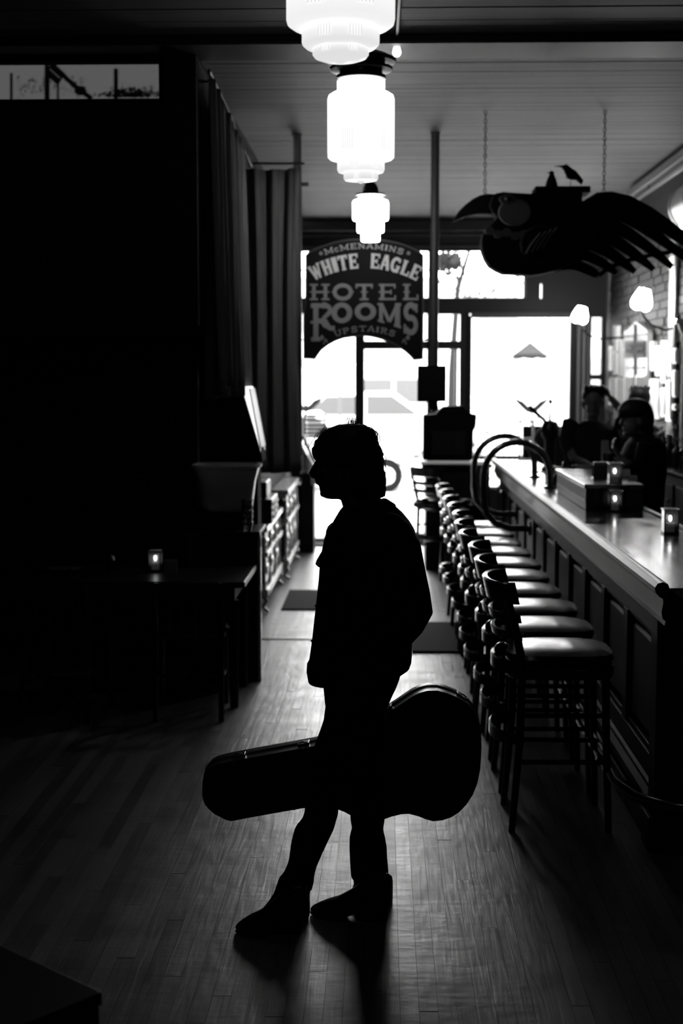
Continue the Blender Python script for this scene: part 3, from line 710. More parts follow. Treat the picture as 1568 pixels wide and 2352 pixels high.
# beer tap tower
p = at(1262, 1050, 11.9)
t = thing('beer_tap_tower', 'dark beer tap tower with two tap handles beyond the hoops', 'beer tap', (p.x, 11.9, BZ))
MB().lathe([(.07,0),(.07,.03),(.045,.05),(.045,.26),(.075,.30),(.08,.36),(.06,.41),(.01,.43)], n=24).build('column', MT['black'], t, smooth=True)
MB().tube([(0,-.03,.38),(-.05,-.06,.42),(-.16,-.06,.52),(-.185,-.06,.545)], [.012,.014,.02,.008], 8).build('tap_handle', MT['matte'], t, smooth=True)
MB().tube([(0,0,.42),(0,0,.52),(0,0,.56),(0,0,.58),(0,0,.60)], [.008,.006,.008,.022,.006], 10).build('tap_handle', MT['matte'], t, smooth=True)
MB().tube([(-.04,-.02,.36),(-.1,-.04,.34),(-.13,-.05,.28),(-.13,-.05,0.01)], .012, 8).build('spout_pipe', MT['steel'], t, smooth=True)
MB().box((-.16,-.12,0),(.1,-.02,.012)).build('drip_tray', MT['steel'], t, bevel=.003)
# curved faucet
p = at(1312, 1045, 10.9)
t = thing('soda_hose', 'curved bright soda gun hose behind the farthest lantern', 'hose', (p.x, 10.9, BZ))
MB().tube([(-.03,0,.0),(-.03,0,.06),(0,0,.1),(.04,0,.105),(.12,0,.08),(.17,0,.06)], .013, 8).build('hose', MT['steel'], t, smooth=True)
MB().box((.15,-.02,.03),(.21,.02,.07)).build('nozzle_block', MT['black'], t, bevel=.005)

# ------------------------------------------------------------------ bar stools
def make_stool(label):
    t = thing('bar_stool', label, 'stool', (0,0,0), 0, 'ladder-back bar stools along the bar')
    L = MB
    # seat
    rr = [(0,.17),(.6,.19),(.9,.2),(1,.2)]
    def sq(r, z, e=.34, cx_=.20):
        return [Vector((cx_+math.copysign(abs(math.cos(a_))**e, math.cos(a_))*r*1.08, math.copysign(abs(math.sin(a_))**e, math.sin(a_))*r, z)) for a_ in [2*pi*k/32 for k in range(32)]]
    L().rings([sq(.175,.715,.5), sq(.205,.722,.5), sq(.213,.74,.5), sq(.205,.757,.52), sq(.17,.768,.6), sq(.10,.773,.8), sq(.01,.774,1)]).build('seat_cushion', MT['seat'], t, smooth=True)
    L().rings([sq(.205,.655,.45), sq(.212,.70,.45), sq(.20,.715,.45)]).build('seat_frame', MT['stool'], t, bevel=.004, smooth=True)
    # legs
    for sy in (-1,1):
        L().tube([(.035,sy*.175,.66),(.03,sy*.18,.4),(.0,sy*.19,0)], [.017,.017,.014], 10).build('leg', MT['stool'], t, smooth=True)
        L().tube([(.38,sy*.17,.66),(.385,sy*.175,.4),(.40,sy*.185,0)], [.017,.017,.014], 10).build('leg', MT['stool'], t, smooth=True)
        L().tube([(.035,sy*.175,.64),(.03,sy*.185,.75),(.0,sy*.2,.9),(-.035,sy*.205,1.02)], [.018,.018,.016,.015], 10).build('back_post', MT['stool'], t, smooth=True)
        for z in (.30,.50): L().cyl((.02,sy*.185,z),(.39,sy*.178,z),.011,n=8).build('side_stretcher', MT['stool'], t, smooth=True)
    L().beam((.39,-.18,.34),(.39,.18,.34),.02,.03).build('front_stretcher', MT['stool'], t, bevel=.005)
    def band(name, xa, bulge, z0, z1, th, w=.2, lean=.0):
        n = 18; ri = []
        for k in range(n+1):
            s_ = -1+2*k/n; a_ = s_*pi/2
            x_ = xa-bulge*math.cos(a_)**.8; y_ = w*math.sin(a_)
            nx, ny = -math.cos(a_), math.sin(a_)
            e = .006
            ri.append([Vector((x_+nx*o_+lean*(z-z0), y_+ny*o_, z)) for o_, z in ((0,z0),(th,z0+e),(th,z1-e),(th*.6,z1),(0,z1-e*.5))])
        L().rings(ri).build(name, MT['stool'], t, smooth=True)
    band('crest_rail', .02, .095, .975, 1.07, .022, .205, -.22)
    band('back_slat', .03, .095, .895, .935, .018, .2, -.2)
    band('back_slat', .035, .09, .82, .86, .018, .195, -.2)
    L().ell((-.03,0,.745),(.035,.05,.035),14,9).build('back_boss', MT['stool'], t, smooth=True)
    band('rear_band', .025, .085, .675, .735, .018, .185, 0)
    band('rear_stretcher', .02, .085, .375, .43, .018, .185, 0)
    return t
ords = ['nearest to the camera', 'second from the near end', 'third from the near end', 'fourth from the near end', 'fifth from the near end', 'sixth from the near end', 'seventh from the near end', 'eighth from the near end', 'ninth from the near end', 'tenth from the near end', 'eleventh from the near end', 'twelfth from the near end']
s0 = make_stool('x')
jit = random.Random(3)
for i in range(10):
    o = s0 if i == 0 else copy_tree(s0)
    o.location = (.545-.002*i+jit.uniform(-.012,.012), 5.95+i*.555, 0); o.rotation_euler = (0,0,jit.uniform(-.05,.05))
    o.scale = (1, 1, .978); o['label'] = 'dark ladder-back bar stool facing the bar, %s' % ords[i]
o = copy_tree(s0); o.location = (.42, 13.15, 0); o.rotation_euler = (0,0,math.radians(38)); o['label'] = 'dark ladder-back stool with its back to the room, beyond the row by the front door'

# ------------------------------------------------------------------ far cabinet and arched box by the window
t = thing('window_counter', 'dark low wooden counter at the far end under the arched box', 'counter', (.7, 14.0, 0))
MB().box((.42,13.75,.0),(1.04,14.3,1.0)).build('body', MT['blackwood'], t, world=True, bevel=.005)
MB().box((.38,13.7,1.0),(1.06,14.34,1.03)).build('top', MT['matte'], t, world=True, bevel=.006)
p0 = at(970, 1056, 13.9); 
cab = [(970,1056),(971,952),(1000,950),(1008,940),(1018,933),(1060,931),(1070,940),(1082,950),(1093,951),(1092,975),(1086,990),(1084,1056)]
t = thing('arched_cabinet', 'black arched-top cabinet standing on the far counter before the window', 'cabinet', (.6, 13.9, 1.03))
MB().prism(cab, lambda a_, b_, q: (at(a_,b_,13.9).x, 13.9+q, max(1.032, at(a_,b_,13.9).z)), -.12, .14).build('case', MT['matte'], t, world=True, bevel=.008)
a_ = at(990, 990, 13.77); b_ = at(1068, 1046, 13.77)
MB().box((a_.x, 13.76, b_.z), (b_.x, 13.78, a_.z)).build('front_door', MT['blackwood'], t, world=True, bevel=.004)
a_ = at(1043, 995, 13.75); b_ = at(1056, 1040, 13.75)
MB().box((a_.x, 13.75, b_.z), (b_.x, 13.76, a_.z)).build('glass_strip', MT['panel'], t, world=True)

# ------------------------------------------------------------------ back bar with bottles
t = thing('back_bar', 'dark back bar cabinet along the brick wall at the right edge', 'cabinet', (2.3, 9, 0))
MB().box((2.1,6,.1),(2.49,11.95,1.17)).build('body', MT['blackwood'], t, world=True)
MB().box((2.07,6,1.17),(2.49,11.95,1.20)).build('worktop', MT['bartop'], t, world=True, bevel=.006)
MB().box((2.13,6.05,0),(2.45,11.9,.1)).build('plinth', MT['black'], t, world=True)
for k in range(7):
    y_ = 6.15+k*.82
    MB().box((2.085,y_,.2),(2.1,y_+.74,1.1)).build('door', MT['panel'], t, world=True, bevel=.005)
    MB().ell((2.07,y_+.1,.98),(.016,.016,.016),10,7).build('knob', MT['steel'], t, world=True, smooth=True)
def bottle(x, y, z, h_, r, m, label, group):
    t = thing('bottle', label, 'bottle', (x, y, z), 0, group)
    MB().lathe([(r*.9,0),(r,.01),(r,h_*.55),(r*.85,h_*.63),(r*.35,h_*.74),(r*.32,h_*.95)], n=16).build('flask', m, t, smooth=True)
    MB().lathe([(r*.4,h_*.93),(r*.42,h_)], n=12).build('cap', MT['steel'], t, smooth=True)
    return t
for k in range(16):
    y_ = 9.75+k*.135; row = k % 2
    hh_, gm = rnd.uniform(.2,.32), rnd.choice(['clear','black','black'])
    nth = ['nearest','second nearest','third nearest','fourth nearest','fifth nearest','sixth nearest','seventh nearest','eighth nearest','eighth farthest','seventh farthest','sixth farthest','fifth farthest','fourth farthest','third farthest','second farthest','farthest'][k]
    bottle(2.17+.11*row+rnd.uniform(0,.02), y_, 1.2, hh_, rnd.uniform(.03,.042), MT[gm], '%s %s bottle on the back bar, %s from the camera' % ('tall' if hh_ > .26 else 'short', 'clear glass' if gm == 'clear' else 'dark', nth), 'bottles on the back bar')
# tall pale pillar of the back bar
a_ = at(1556, 745, 11.2)
t = thing('bar_column', 'pale turned column of the back bar at the right edge', 'column', (a_.x+.06, 11.2, 1.2))
MB().lathe([(.05,0),(.05,.04),(.028,.06),(.024,.2),(.022,.9),(.03,.98),(.026,1.0),(.05,1.04),(.06,1.08)], n=20).build('shaft', MT['cream'], t, smooth=True)
MB().box((-.09,-.09,1.08),(.09,.09,1.12)).build('capital', MT['cream'], t, bevel=.006)

# ------------------------------------------------------------------ right wall decorations
WX = RX-.02
def wallp(px, py, out=0): 
    d = R_ @ Vector(((px - W_/2)/F_, -(py - H_/2)/F_, -1.0)); q = CAM + d*((WX-out)/d.x); return q
# tall arch-topped panel of two doors
o0 = .03
t = thing('arched_wall_panel', 'tall white arched wall panel with two carved doors behind the drinkers', 'panel', tuple(wallp(1464, 930)))
pp = [(1437,935),(1437,762),(1446,757),(1455,747),(1464,738),(1476,747),(1489,757),(1491,765),(1489,935)]
def wq(a_, b_, q): v = wallp(a_, b_, .03); return (WX-q, v.y, v.z)
MB().prism(pp, wq, 0, .05).build('frame', MT['white'], t, world=True)
for (x0_, x1_) in ((1441,1462),(1466,1487)):
    for (ya, yb, m) in ((782,822,'lgrey'),(862,930,'white')):
        MB().prism([(x0_,ya),(x1_,ya),(x1_,yb),(x0_,yb)], wq, .05, .062).build('door_panel', MT[m], t, world=True)
    MB().prism([(x0_+2,842),(x1_-2,841),(x1_-2,848),(x0_+2,849)], wq, .05, .058).build('slot', MT['black'], t, world=True)
    for k in range(4):
        xx = x0_+3+k*5
        MB().prism([(xx,866),(xx+1.4,866),(xx+1.4,928),(xx,928)], wq, .062, .068).build('reed', MT['lgrey'], t, world=True)
    for k in range(3):
        xx = x0_+5+k*6; MB().prism([(xx,790),(xx+3,800),(xx,812),(xx-3,800)], wq, .062, .07).build('carved_lozenge', MT['mgrey'], t, world=True)
MB().prism([(1463.3,745),(1464.7,745),(1464.7,930),(1463.3,930)], wq, .05, .066).build('centre_joint', MT['lgrey'], t, world=True)
MB().prism([(1437,770),(1491,766),(1491,769),(1437,773)], wq, .05, .066).build('cornice', MT['lgrey'], t, world=True)
# glossy framed boards either side
fr_ = [(1399,1407,795,850,'slim short'),(1408,1419,748,808,'high slim'),(1409,1418,810,860,'middle slim'),(1420,1429,779,864,'tall slim'),(1430,1437,803,865,'narrow'),(1399,1416,867,930,'broad low'),(1418,1436,868,938,'broad low right'),
       (1493,1504,784,852,'slim'),(1505,1516,794,864,'slim second'),(1518,1531,782,880,'tall'),(1533,1544,792,864,'slim high'),(1545,1553,800,835,'short high'),(1492,1515,870,962,'broad tall'),(1517,1529,890,958,'slim low'),(1530,1542,873,968,'tall low'),(1545,1552,850,912,'narrow edge'),(1544,1552,928,942,'tiny')]
for k, (x0_, x1_, ya, yb, w) in enumerate(fr_):
    side = 'left' if x0_ < 1440 else 'right'
    c_ = wallp((x0_+x1_)/2, yb)
    t = thing('glazed_frame', '%s white glazed frame on the brick wall, %s of the arched panel' % (w, side), 'frame', tuple(c_), 0, 'glazed frames on the brick wall')
    MB().prism([(x0_,ya),(x1_,ya),(x1_,yb),(x0_,yb)], wq, 0, .035).build('frame', MT['white'], t, world=True)
    MB().prism([(x0_+1.5,ya+3),(x1_-1.5,ya+3),(x1_-1.5,yb-3),(x0_+1.5,yb-3)], wq, .035, .042).build('print', MT['cream'], t, world=True)
# wall lamps
def sconce(px, py, Y, wpx, label):
    c_ = at(px, py, Y); k = Y/F_; r = wpx*k/2
    t = thing('wall_lamp', label, 'lamp', (c_.x, Y, c_.z))
    n = 40; pr = [(.28,-.9),(.62,-.95),(.85,-.8),(1.0,-.35),(.92,.1),(.72,.6),(.5,1.0)]
    rings_ = []
    for i, (a_, z_) in enumerate(pr):
        sc_ = max(0, (z_-.3))*.25
        rings_.append([Vector((r*a_*(1+.03*math.cos(8*q)), 0, 0)) for q in [0]] and [Vector((r*a_*math.cos(q)*(1+.05*math.cos(8*q)), r*a_*math.sin(q)*(1+.05*math.cos(8*q)), r*(z_+sc_*math.cos(6*q)))) for q in [2*pi*j/n for j in range(n)]])
    o = MB().rings(rings_).build('tulip_shade', emis('tulip', 80), t, smooth=True); o.rotation_euler = (0, .22, 0)
    MB().lathe([(r*.45,-r*1.02),(r*.5,-r*.9),(r*.2,-r*.85)], n=16).build('shade_holder', MT['duct'], t, smooth=True)
    MB().tube([(0,0,-r*1.0),(.02,0,-r*1.6),(.08,0,-r*2.4),(.2,0,-r*2.9),(WX-c_.x-.02,0,-r*2.7)], .011, 8).build('arm', MT['black'], t, smooth=True)
    MB().lathe([(.05,0),(.05,.02)], (WX-c_.x-.02,0,-r*2.7), axis='x').build('wall_plate', MT['black'], t, smooth=True)
sconce(1332, 725, 14.6, 36, 'farther wall lamp with a glowing tulip shade beside the big window')
sconce(1474, 690, 12.2, 46, 'nearer wall lamp with a glowing tulip shade above the arched panel')
a_ = wallp(1552, 600); 
t = thing('wall_pilaster', 'pale upright board on the brick wall with a small number plate', 'board', (WX-.02, a_.y, .0))
MB().box((-.01,-.12,1.2),(.015,.12,3.3)).build('board', MT['letter2'], t, bevel=.004)
MB().box((-.02,-.1,at(1552,604,a_.y).z-.05),(-.01,.1,at(1552,604,a_.y).z+.05)).build('plate', MT['white'], t)

# ------------------------------------------------------------------ duct and pipes at the upper right
t = thing('air_duct', 'round silver air duct hung under the ceiling at the upper right', 'duct', (2.27, 9, 3.1))
mb = MB().tube([(2.27,y_,3.12) for y_ in (6.2,8,9.5,10.7)], .17, 28); mb.build('tube', MT['duct'], t, world=True, smooth=True)
for y_ in (6.8,7.8,8.8,9.6,10.2,10.68): MB().tube([(2.27,y_-.02,3.12),(2.27,y_+.02,3.12)], .176, 28).build('joint_band', MT['duct'], t, world=True, smooth=True)
for y_ in (7.4,9.2,10.4): MB().cyl((2.27,y_,3.28),(2.27,y_,CZ),.004).build('hanger', MT['post'], t, world=True)
t = thing('ceiling_track', 'long bright metal track running under the ceiling at the upper right', 'rail', (2.27, 10.5, 3.44))
MB().box((2.25,7.2,3.435),(2.275,13.2,3.455)).build('rail', MT['duct'], t, world=True)
MB().box((2.22,7.2,3.50),(2.27,13.2,3.56)).build('cover', MT['letter2'], t, world=True)
for y_ in (8.5,10.4,12.4): MB().cyl((2.26,y_,3.45),(2.26,y_,CZ),.006).build('hanger', MT['post'], t, world=True)

# ------------------------------------------------------------------ the carved bird
BY = 9.5
def bq(px, py, q=0): v = at(px, py, BY); return (v.x, BY+q, v.z)
bc = at(1220, 600, BY)
bird = thing('carved_bird', 'big dark carved wooden bird with a hooked beak hanging over the bar', 'sculpture', tuple(bc))
def cb(a): return [(1040+x/4.9, 360+y/4.9) for x, y in a]
body = cb([(470,430),(560,415),(690,425),(900,435),(930,420),(1440,420),(1430,520),(1500,500),(1560,470),(1620,520),(1640,700),(1600,900),(1520,1050),(1440,1180),(1300,1235),(1150,1290),(1000,1325),(850,1345),(780,1335),(640,1328),(560,1325),(480,1290),(400,1240),(350,1160),(318,1080),(305,1000),(320,900),(360,830),(420,770),(490,700),(430,640),(400,560),(430,470)])
MB().prism(body, bq, -.09, .09).build('body', MT['birdw'], bird, world=True, bevel=.03, smooth=True)
beak = cb([(-18,745),(5,700),(60,620),(130,550),(220,480),(300,440),(380,424),(480,430),(500,480),(480,560),(440,655),(380,648),(280,648),(190,662),(100,690),(30,720)])
MB().prism(beak, bq, -.045, .045).build('beak', MT['birdw'], bird, world=True, bevel=.018, smooth=True)
ck = bq(1040+675/4.9, 360+645/4.9, -.095)
def disc(c_, rx, rz, th, n=32): return MB().prism([(rx*math.cos(2*pi*k/n), rz*math.sin(2*pi*k/n)) for k in range(n)], lambda a_, b_, q: (c_[0]+a_, c_[1]+q, c_[2]+b_), -th, th)
disc(ck, .104, .088, .018).build('cheek_patch', MT['lgrey'], bird, world=True, bevel=.01, smooth=True)
disc(bq(1040+600/4.9, 360+500/4.9, -.09), .055, .035, .025).build('brow', MT['mgrey'], bird, world=True, bevel=.01, smooth=True)
MB().ell(bq(1040+605/4.9, 360+500/4.9, -.12), (.026,.02,.02)).build('eye', MT['black'], bird, world=True, smooth=True)
for k in range(5):
    v = bq(1040+(400+95*k)/4.9, 360+(850+28*(k%2)+10*k)/4.9, -.09)
    disc(v, .034, .028, .014, 16).build('breast_feather', MT['mgrey'], bird, world=True, bevel=.006)
wing = cb([(740,1080),(735,960),(780,860),(900,800),(1050,780),(1200,800),(1250,900),(1180,1000),(1000,1120),(860,1150),(790,1130)])
MB().prism(wing, bq, -.125, -.085).build('wing', MT['birdw'], bird, world=True, bevel=.012, smooth=True)
for k in range(4):
    MB().tube([bq(1040+(800+60*k)/4.9, 360+(1110-20*k)/4.9, -.128), bq(1040+(860+70*k)/4.9, 360+(1000-30*k)/4.9, -.13), bq(1040+(960+60*k)/4.9, 360+(880-20*k)/4.9, -.128)], .006, 6).build('wing_quill', MT['mgrey'], bird, world=True)
topf = [(1325,505),(1345,478),(1372,462),(1400,461),(1438,470),(1485,495),(1530,525),(1575,558),(1625,600)]
botf = [(1270,617),(1290,610),(1308,607),(1325,608),(1340,613),(1352,618),(1362,623),(1370,628),(1376,632)]
for k in range(7):
    s_ = k/6
    path = [((1-s_)*a_[0]+s_*b_[0], (1-s_)*a_[1]+s_*b_[1]) for a_, b_ in zip(topf, botf)]
    if k in (2, 3, 4): path = [(x, y_-3+6*j/8) for j, (x, y_) in enumerate(path)]
    hw = [11,13,14,14.5,14.5,14,13,11,6]
    up_, dn = [], []
    for i, p in enumerate(path):
        a_ = path[max(0,i-1)]; b_ = path[min(8,i+1)]; dx, dy = b_[0]-a_[0], b_[1]-a_[1]; l = math.hypot(dx, dy)
        w = hw[i]*(1 if k else 1.3)*(.85 if k > 4 else 1)
        up_.append((p[0]+dy/l*w, p[1]-dx/l*w)); dn.append((p[0]-dy/l*w, p[1]+dx/l*w))
    dd = -.05+.018*k
    mb = MB()
    for i in range(8): mb.prism([up_[i], up_[i+1], dn[i+1], dn[i]], bq, dd-.012, dd+.012)
    mb.build('tail_feather', MT['birdw'], bird, world=True)
# tail tie that links the feathers' tips
MB().tube([bq(1376,632,.03), bq(1400,614,.02), bq(1440,598,.01), bq(1505,584,0), bq(1580,573,-.02)], .014, 8).build('tail_tie', MT['birdw'], bird, world=True)
a_ = Vector(bq(1225, 433)); b_ = Vector(bq(1350, 447))
MB().box((a_.x, BY-.12, b_.z), (b_.x, BY+.12, a_.z)).build('perch_board', MT['matte'], bird, world=True, bevel=.004)
for px in (1113, 1386):
    p = Vector(bq(px, 455)); mb = MB(); z = p.z
    i = 0
    while z < CZ:
        ring = [Vector((p.x+(.009*math.cos(q) if i%2 else 0), BY+(0 if i%2 else .009*math.cos(q)), z+.018+.018*math.sin(q))) for q in [2*pi*j/8 for j in range(8)]]
        mb.tube(ring, .003, 4, closed=True); z += .028; i += 1
    tag(mb.build('chain', MT['steel' if 0 else 'post'], bird, world=True), kind='stuff')
# two small birds on the perch board
zt = bq(1265, 432)[2]
t = thing('seated_bird_figure', 'small dark upright bird figure at the left of the perch board', 'figure', (at(1266,432,BY).x, BY, zt))
MB().lathe([(.036,0),(.042,.008),(.04,.02),(.034,.045),(.026,.065),(.019,.08),(.016,.09),(.017,.1),(.011,.108),(.002,.111)], n=20).build('body', MT['matte'], t, smooth=True)
MB().cyl((-.01,0,.1),(-.03,0,.096),.005,.0015,8).build('beak', MT['black'], t)
sp = [(1272,382),(1292,380),(1300,378),(1308,384),(1322,394),(1330,404),(1339,415),(1334,425),(1326,413),(1312,412),(1303,409),(1298,400),(1296,393),(1290,385),(1284,383)]
t = thing('sandpiper_figure', 'long-billed wading bird figure with a pale belly standing on the perch board', 'figure', (at(1310,432,BY).x, BY, zt))
MB().prism(sp, bq, -.022, .022).build('body', MT['matte'], t, world=True, bevel=.006, smooth=True)
be = [(1297,399),(1303,408),(1312,412),(1326,412),(1333,424),(1327,420),(1320,414),(1310,415),(1301,411)]
MB().prism(be, bq, -.0235, .0235).build('pale_belly', MT['letter2'], t, world=True, bevel=.003)
MB().cyl(Vector(bq(1310,412)), (at(1310,432,BY).x, BY, zt), .003).build('leg', MT['black'], t, world=True)

# ------------------------------------------------------------------ the musician with the guitar case
def row(xl, yl, xr, yr, Y, hy, n=28, e=.9, ef=None, tw=0):
    """a horizontal-ish ring through two outline points of the figure at distance Y, hy deep to each side"""
    a = at(xl, yl, Y); b = at(xr, yr, Y); c = (a+b)/2; r = (b-a)/2; out = []
    for k in range(n):
        t = 2*pi*k/n; cx_, sx_ = math.cos(t), math.sin(t)
        ex = e if (cx_ > 0 or ef is None) else ef
        out.append(c + r*math.copysign(abs(cx_)**ex, cx_) + Vector((0, hy*math.copysign(abs(sx_)**e, sx_), 0)))
    return out
def rows(lst, Y, e=.9): return [row(xl, y, xr, y, Y, hy, e=e) for (y, xl, xr, hy) in lst]
def P(px, py, Y): return at(px, py, Y)
YP = 4.88
bd = MB()
bd.rings(rows([(984,775,832,.025),(992,755,845,.045),(1004,740,857,.06),(1022,731,866,.069),(1045,727.5,871,.074),(1058,727.5,871,.075),(1068,729.5,870,.073),(1080,729,866,.071),(1092,729,862,.068),(1102,729.5,855,.064),(1112,731,846,.058),(1122,733.5,838,.053),(1132,735.5,828,.046),(1139,739,815,.038),(1144,747,800,.026),(1146,755,790,.015)], YP))
bd.rings(rows([(1100,790,866,.05),(1130,782,870,.054),(1150,783,876,.056),(1175,790,885,.06),(1205,790,900,.075),(1240,770,925,.12),(1300,765,925,.14),(1400,765,915,.13),(1500,755,915,.13),(1560,755,905,.13),(1620,765,885,.12),(1640,775,870,.09)], YP))
nose = [P(728,1061,YP), P(722,1073,YP), P(714.5,1087,YP), P(718,1092.5,YP), P(729,1093,YP)]
bd.tube(nose, [.007,.0085,.009,.0105,.009], 10)
bd.ell(P(727.5,1079,YP), (.012,.013,.022), 12, 8); bd.ell(P(730,1092,YP), (.010,.018,.012), 12, 8)
for s in (-1, 1): bd.ell(P(723,1092,YP)+Vector((0,s*.010,0)), (.009,.006,.006), 10, 7)
bd.ell(P(728.5,1103.2,YP), (.0085,.022,.0045), 12, 7); bd.ell(P(730,1110,YP), (.0085,.02,.0048), 12, 7)
bd.ell(P(742,1134,YP), (.012,.02,.012), 12, 7)
bd.tube([P(731,1060,YP)+Vector((.006,-.045,0)), P(729.5,1057.5,YP), P(731,1060,YP)+Vector((.006,.045,0))], .008, 8)   # brow
for s in (-1, 1):
    bd.ell(P(800,1085,YP)+Vector((0,s*.074,0)), (.016,.010,.03), 12, 8)                                           # ears
    bd.ell(P(737,1082,YP)+Vector((.012,s*.038,0)), (.018,.018,.018), 10, 7)                                       # cheeks
# arms under the sleeves, legs under the jeans
LA = [P(884,1230,4.72), P(915,1300,4.69), P(950,1398,4.66), P(900,1465,4.66), P(845,1528,4.69)]
RA = [P(860,1230,5.05), P(870,1330,5.09), P(872,1430,5.12), P(845,1520,5.14), P(820,1592,5.17)]
bd.tube(LA, [.05,.045,.042,.036,.028], 12); bd.tube(RA, [.05,.045,.04,.034,.027], 12)
bd.tube([P(800,1600,4.80), P(775,1740,4.79), P(742,1850,4.80), P(712,1940,4.80), P(682,2050,4.80), P(672,2100,4.80)], [.075,.065,.048,.045,.035,.03], 12)
bd.tube([P(840,1600,4.97), P(842,1740,4.97), P(843,1850,4.97), P(846,1940,4.97), P(850,2050,4.97), P(852,2092,4.97)], [.075,.065,.048,.045,.035,.03], 12)
# left hand sliding into the front pocket, fingers angled down, thumb outside
hl = P(828,1545,4.69)
bd.tube([P(845,1528,4.69), P(832,1542,4.69), P(812,1556,4.70)], [.027,.034,.036], 12, flat=.6, up=(0,1,0))
for k, (dx, dy, l) in enumerate([(-8,-9,24),(-10,-1,28),(-10,7,26),(-8,14,20)]):
    b0 = P(812+dx*.3, 1553+dy, 4.685+.004*k); m0 = P(812+dx-10, 1556+dy+l*.5, 4.695+.004*k); e0 = P(812+dx-14, 1558+dy+l, 4.715+.004*k)
    bd.tube([b0, m0, e0], [.0105,.0095,.0085], 8); bd.ell(e0, (.0085,)*3, 8, 6)
tb = [P(826,1540,4.675), P(808,1534,4.668), P(792,1540,4.672)]
bd.tube(tb, [.012,.0105,.009], 8); bd.ell(tb[-1], (.009,)*3, 8, 6)
# right hand closed round the case handle
HX, HYp = 806, 1640
hc = P(HX, HYp-14, 5.185)
bd.tube([P(820,1592,5.17), P(813,1608,5.18), hc], [.027,.034,.038], 12, flat=.62, up=(0,1,0))
for k in range(4):
    x_ = HX-22+14*k
    pts = [P(x_, HYp-14, 5.165), P(x_-1, HYp+2, 5.152), P(x_-1, HYp+12, 5.17), P(x_, HYp+11, 5.205), P(x_, HYp+3, 5.212)]
    bd.tube(pts, [.0105,.010,.0095,.009,.0085], 8); bd.ell(pts[-1], (.0085,)*3, 8, 6)
pts = [P(HX-26, HYp-16, 5.205), P(HX-30, HYp-4, 5.225), P(HX-18, HYp+6, 5.225)]
bd.tube(pts, [.012,.011,.009], 8); bd.ell(pts[-1], (.009,)*3, 8, 6)
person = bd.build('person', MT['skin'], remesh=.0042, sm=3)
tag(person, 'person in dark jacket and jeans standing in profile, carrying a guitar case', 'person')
# eyes
for s in (-1, 1): MB().ell(P(738.5,1070,YP)+Vector((0,s*.030,0)), (.011,.012,.011), 12, 8).build('eye', MT['eye'], person, smooth=True)

# hair: shaggy, fringe over the brow, covers the ears and the nape
hr = MB()
hr.rings(rows([(973,796,826,.02),(975.5,775,838,.045),(984,753,851,.06),(996,737,862,.074),(1010,726.5,868,.082),(1024,720,872,.086),(1036,718,876,.089),(1047,721,878,.090),(1054,727,879,.091),(1060,748,880,.091),(1072,772,881,.090),(1090,781,882,.088),(1108,785,883,.084),(1122,792,884.5,.078),(1134,802,883,.070),(1142,820,881,.058)], YP, .92))
r2 = random.Random(11)
for k in range(46):      # locks that break the outline
    a_ = r2.uniform(-.9, 3.0); s = r2.choice((-1, 1)); 
    cxp, cyp = 800, 1050
    p0 = (cxp+75*math.cos(a_), cyp-70*math.sin(a_)); yy_ = r2.uniform(.0, .07)*s
    tgt = (p0[0]+r2.uniform(-4, 6), p0[1]+r2.uniform(14, 34))
    hr.tube([P(*p0, YP)+Vector((0,yy_,0)), P((p0[0]*.5+tgt[0]*.5)+3*math.cos(a_), (p0[1]+tgt[1])/2, YP)+Vector((0,yy_*1.05,0)), P(*tgt, YP)+Vector((0,yy_*1.05,0))], [.007,.006,.002], 6)
for (x0_, y0_, x1_, y1_, r_) in [(722,1034,723,1054,.006),(727,1038,729,1060,.006),(735,1040,737,1062,.006),(719,1026,720,1046,.005),(880,1085,884,1118,.008),(881,1110,882.5,1138,.008),(873,1050,880,1090,.008)]:
    for q in (-.05,-.02,.02,.05): hr.tube([P(x0_,y0_,YP)+Vector((0,q,0)), P((x0_+x1_)/2,(y0_+y1_)/2,YP)+Vector((0,q,0)), P(x1_,y1_,YP)+Vector((0,q,0))], [r_,r_,r_*.5], 6)
hr.build('hair', MT['hair'], person, remesh=.0045, sm=2)
st = MB()
def strand(pts, r=.0007): st.tube([P(x, y_, YP+q) for x, y_, q in pts], [r]*(len(pts)-1)+[r*.4], 4)
for k in range(34):
    x0_ = r2.uniform(800, 826); q = r2.uniform(-.03,.03); h_ = r2.uniform(5, 19); w = r2.uniform(-16, 12)
    strand([(x0_,978,q),(x0_+w*.2,974-h_*.8,q),(x0_+w*.6,974-h_,q),(x0_+w,976-h_*.6,q),(x0_+w*1.2,978-h_*.1,q)])
for k in range(40):
    x0_ = r2.uniform(832, 856); q = r2.uniform(-.03,.03); d_ = r2.uniform(4, 16)
    strand([(x0_,982+(x0_-832)*.6,q),(x0_+d_*.7,975+(x0_-832)*.7,q),(x0_+d_+6,985+(x0_-832)*.8,q),(x0_+d_+8,1002+(x0_-832)*.5,q),(x0_+d_*.6+5,1012+(x0_-832)*.5,q)])
for k in range(44):
    u_ = r2.uniform(0, 1); x0_ = 760-40*u_; y0_ = 984+42*u_*u_; q = r2.uniform(-.04,.04); d_ = r2.uniform(3, 15)
    strand([(x0_,y0_,q),(x0_-d_*.6,y0_-d_*.7+2,q),(x0_-d_*1.1,y0_-d_*.5+8,q),(x0_-d_*1.2-2,y0_+14,q)])
for k in range(16):
    y0_ = r2.uniform(1020,1100); strand([(874,y0_,0),(882+r2.uniform(0,4),y0_+12,0),(883+r2.uniform(0,5),y0_+30,0)])
tag(st.build('flyaway_strands', MT['hair'], person), kind='stuff')

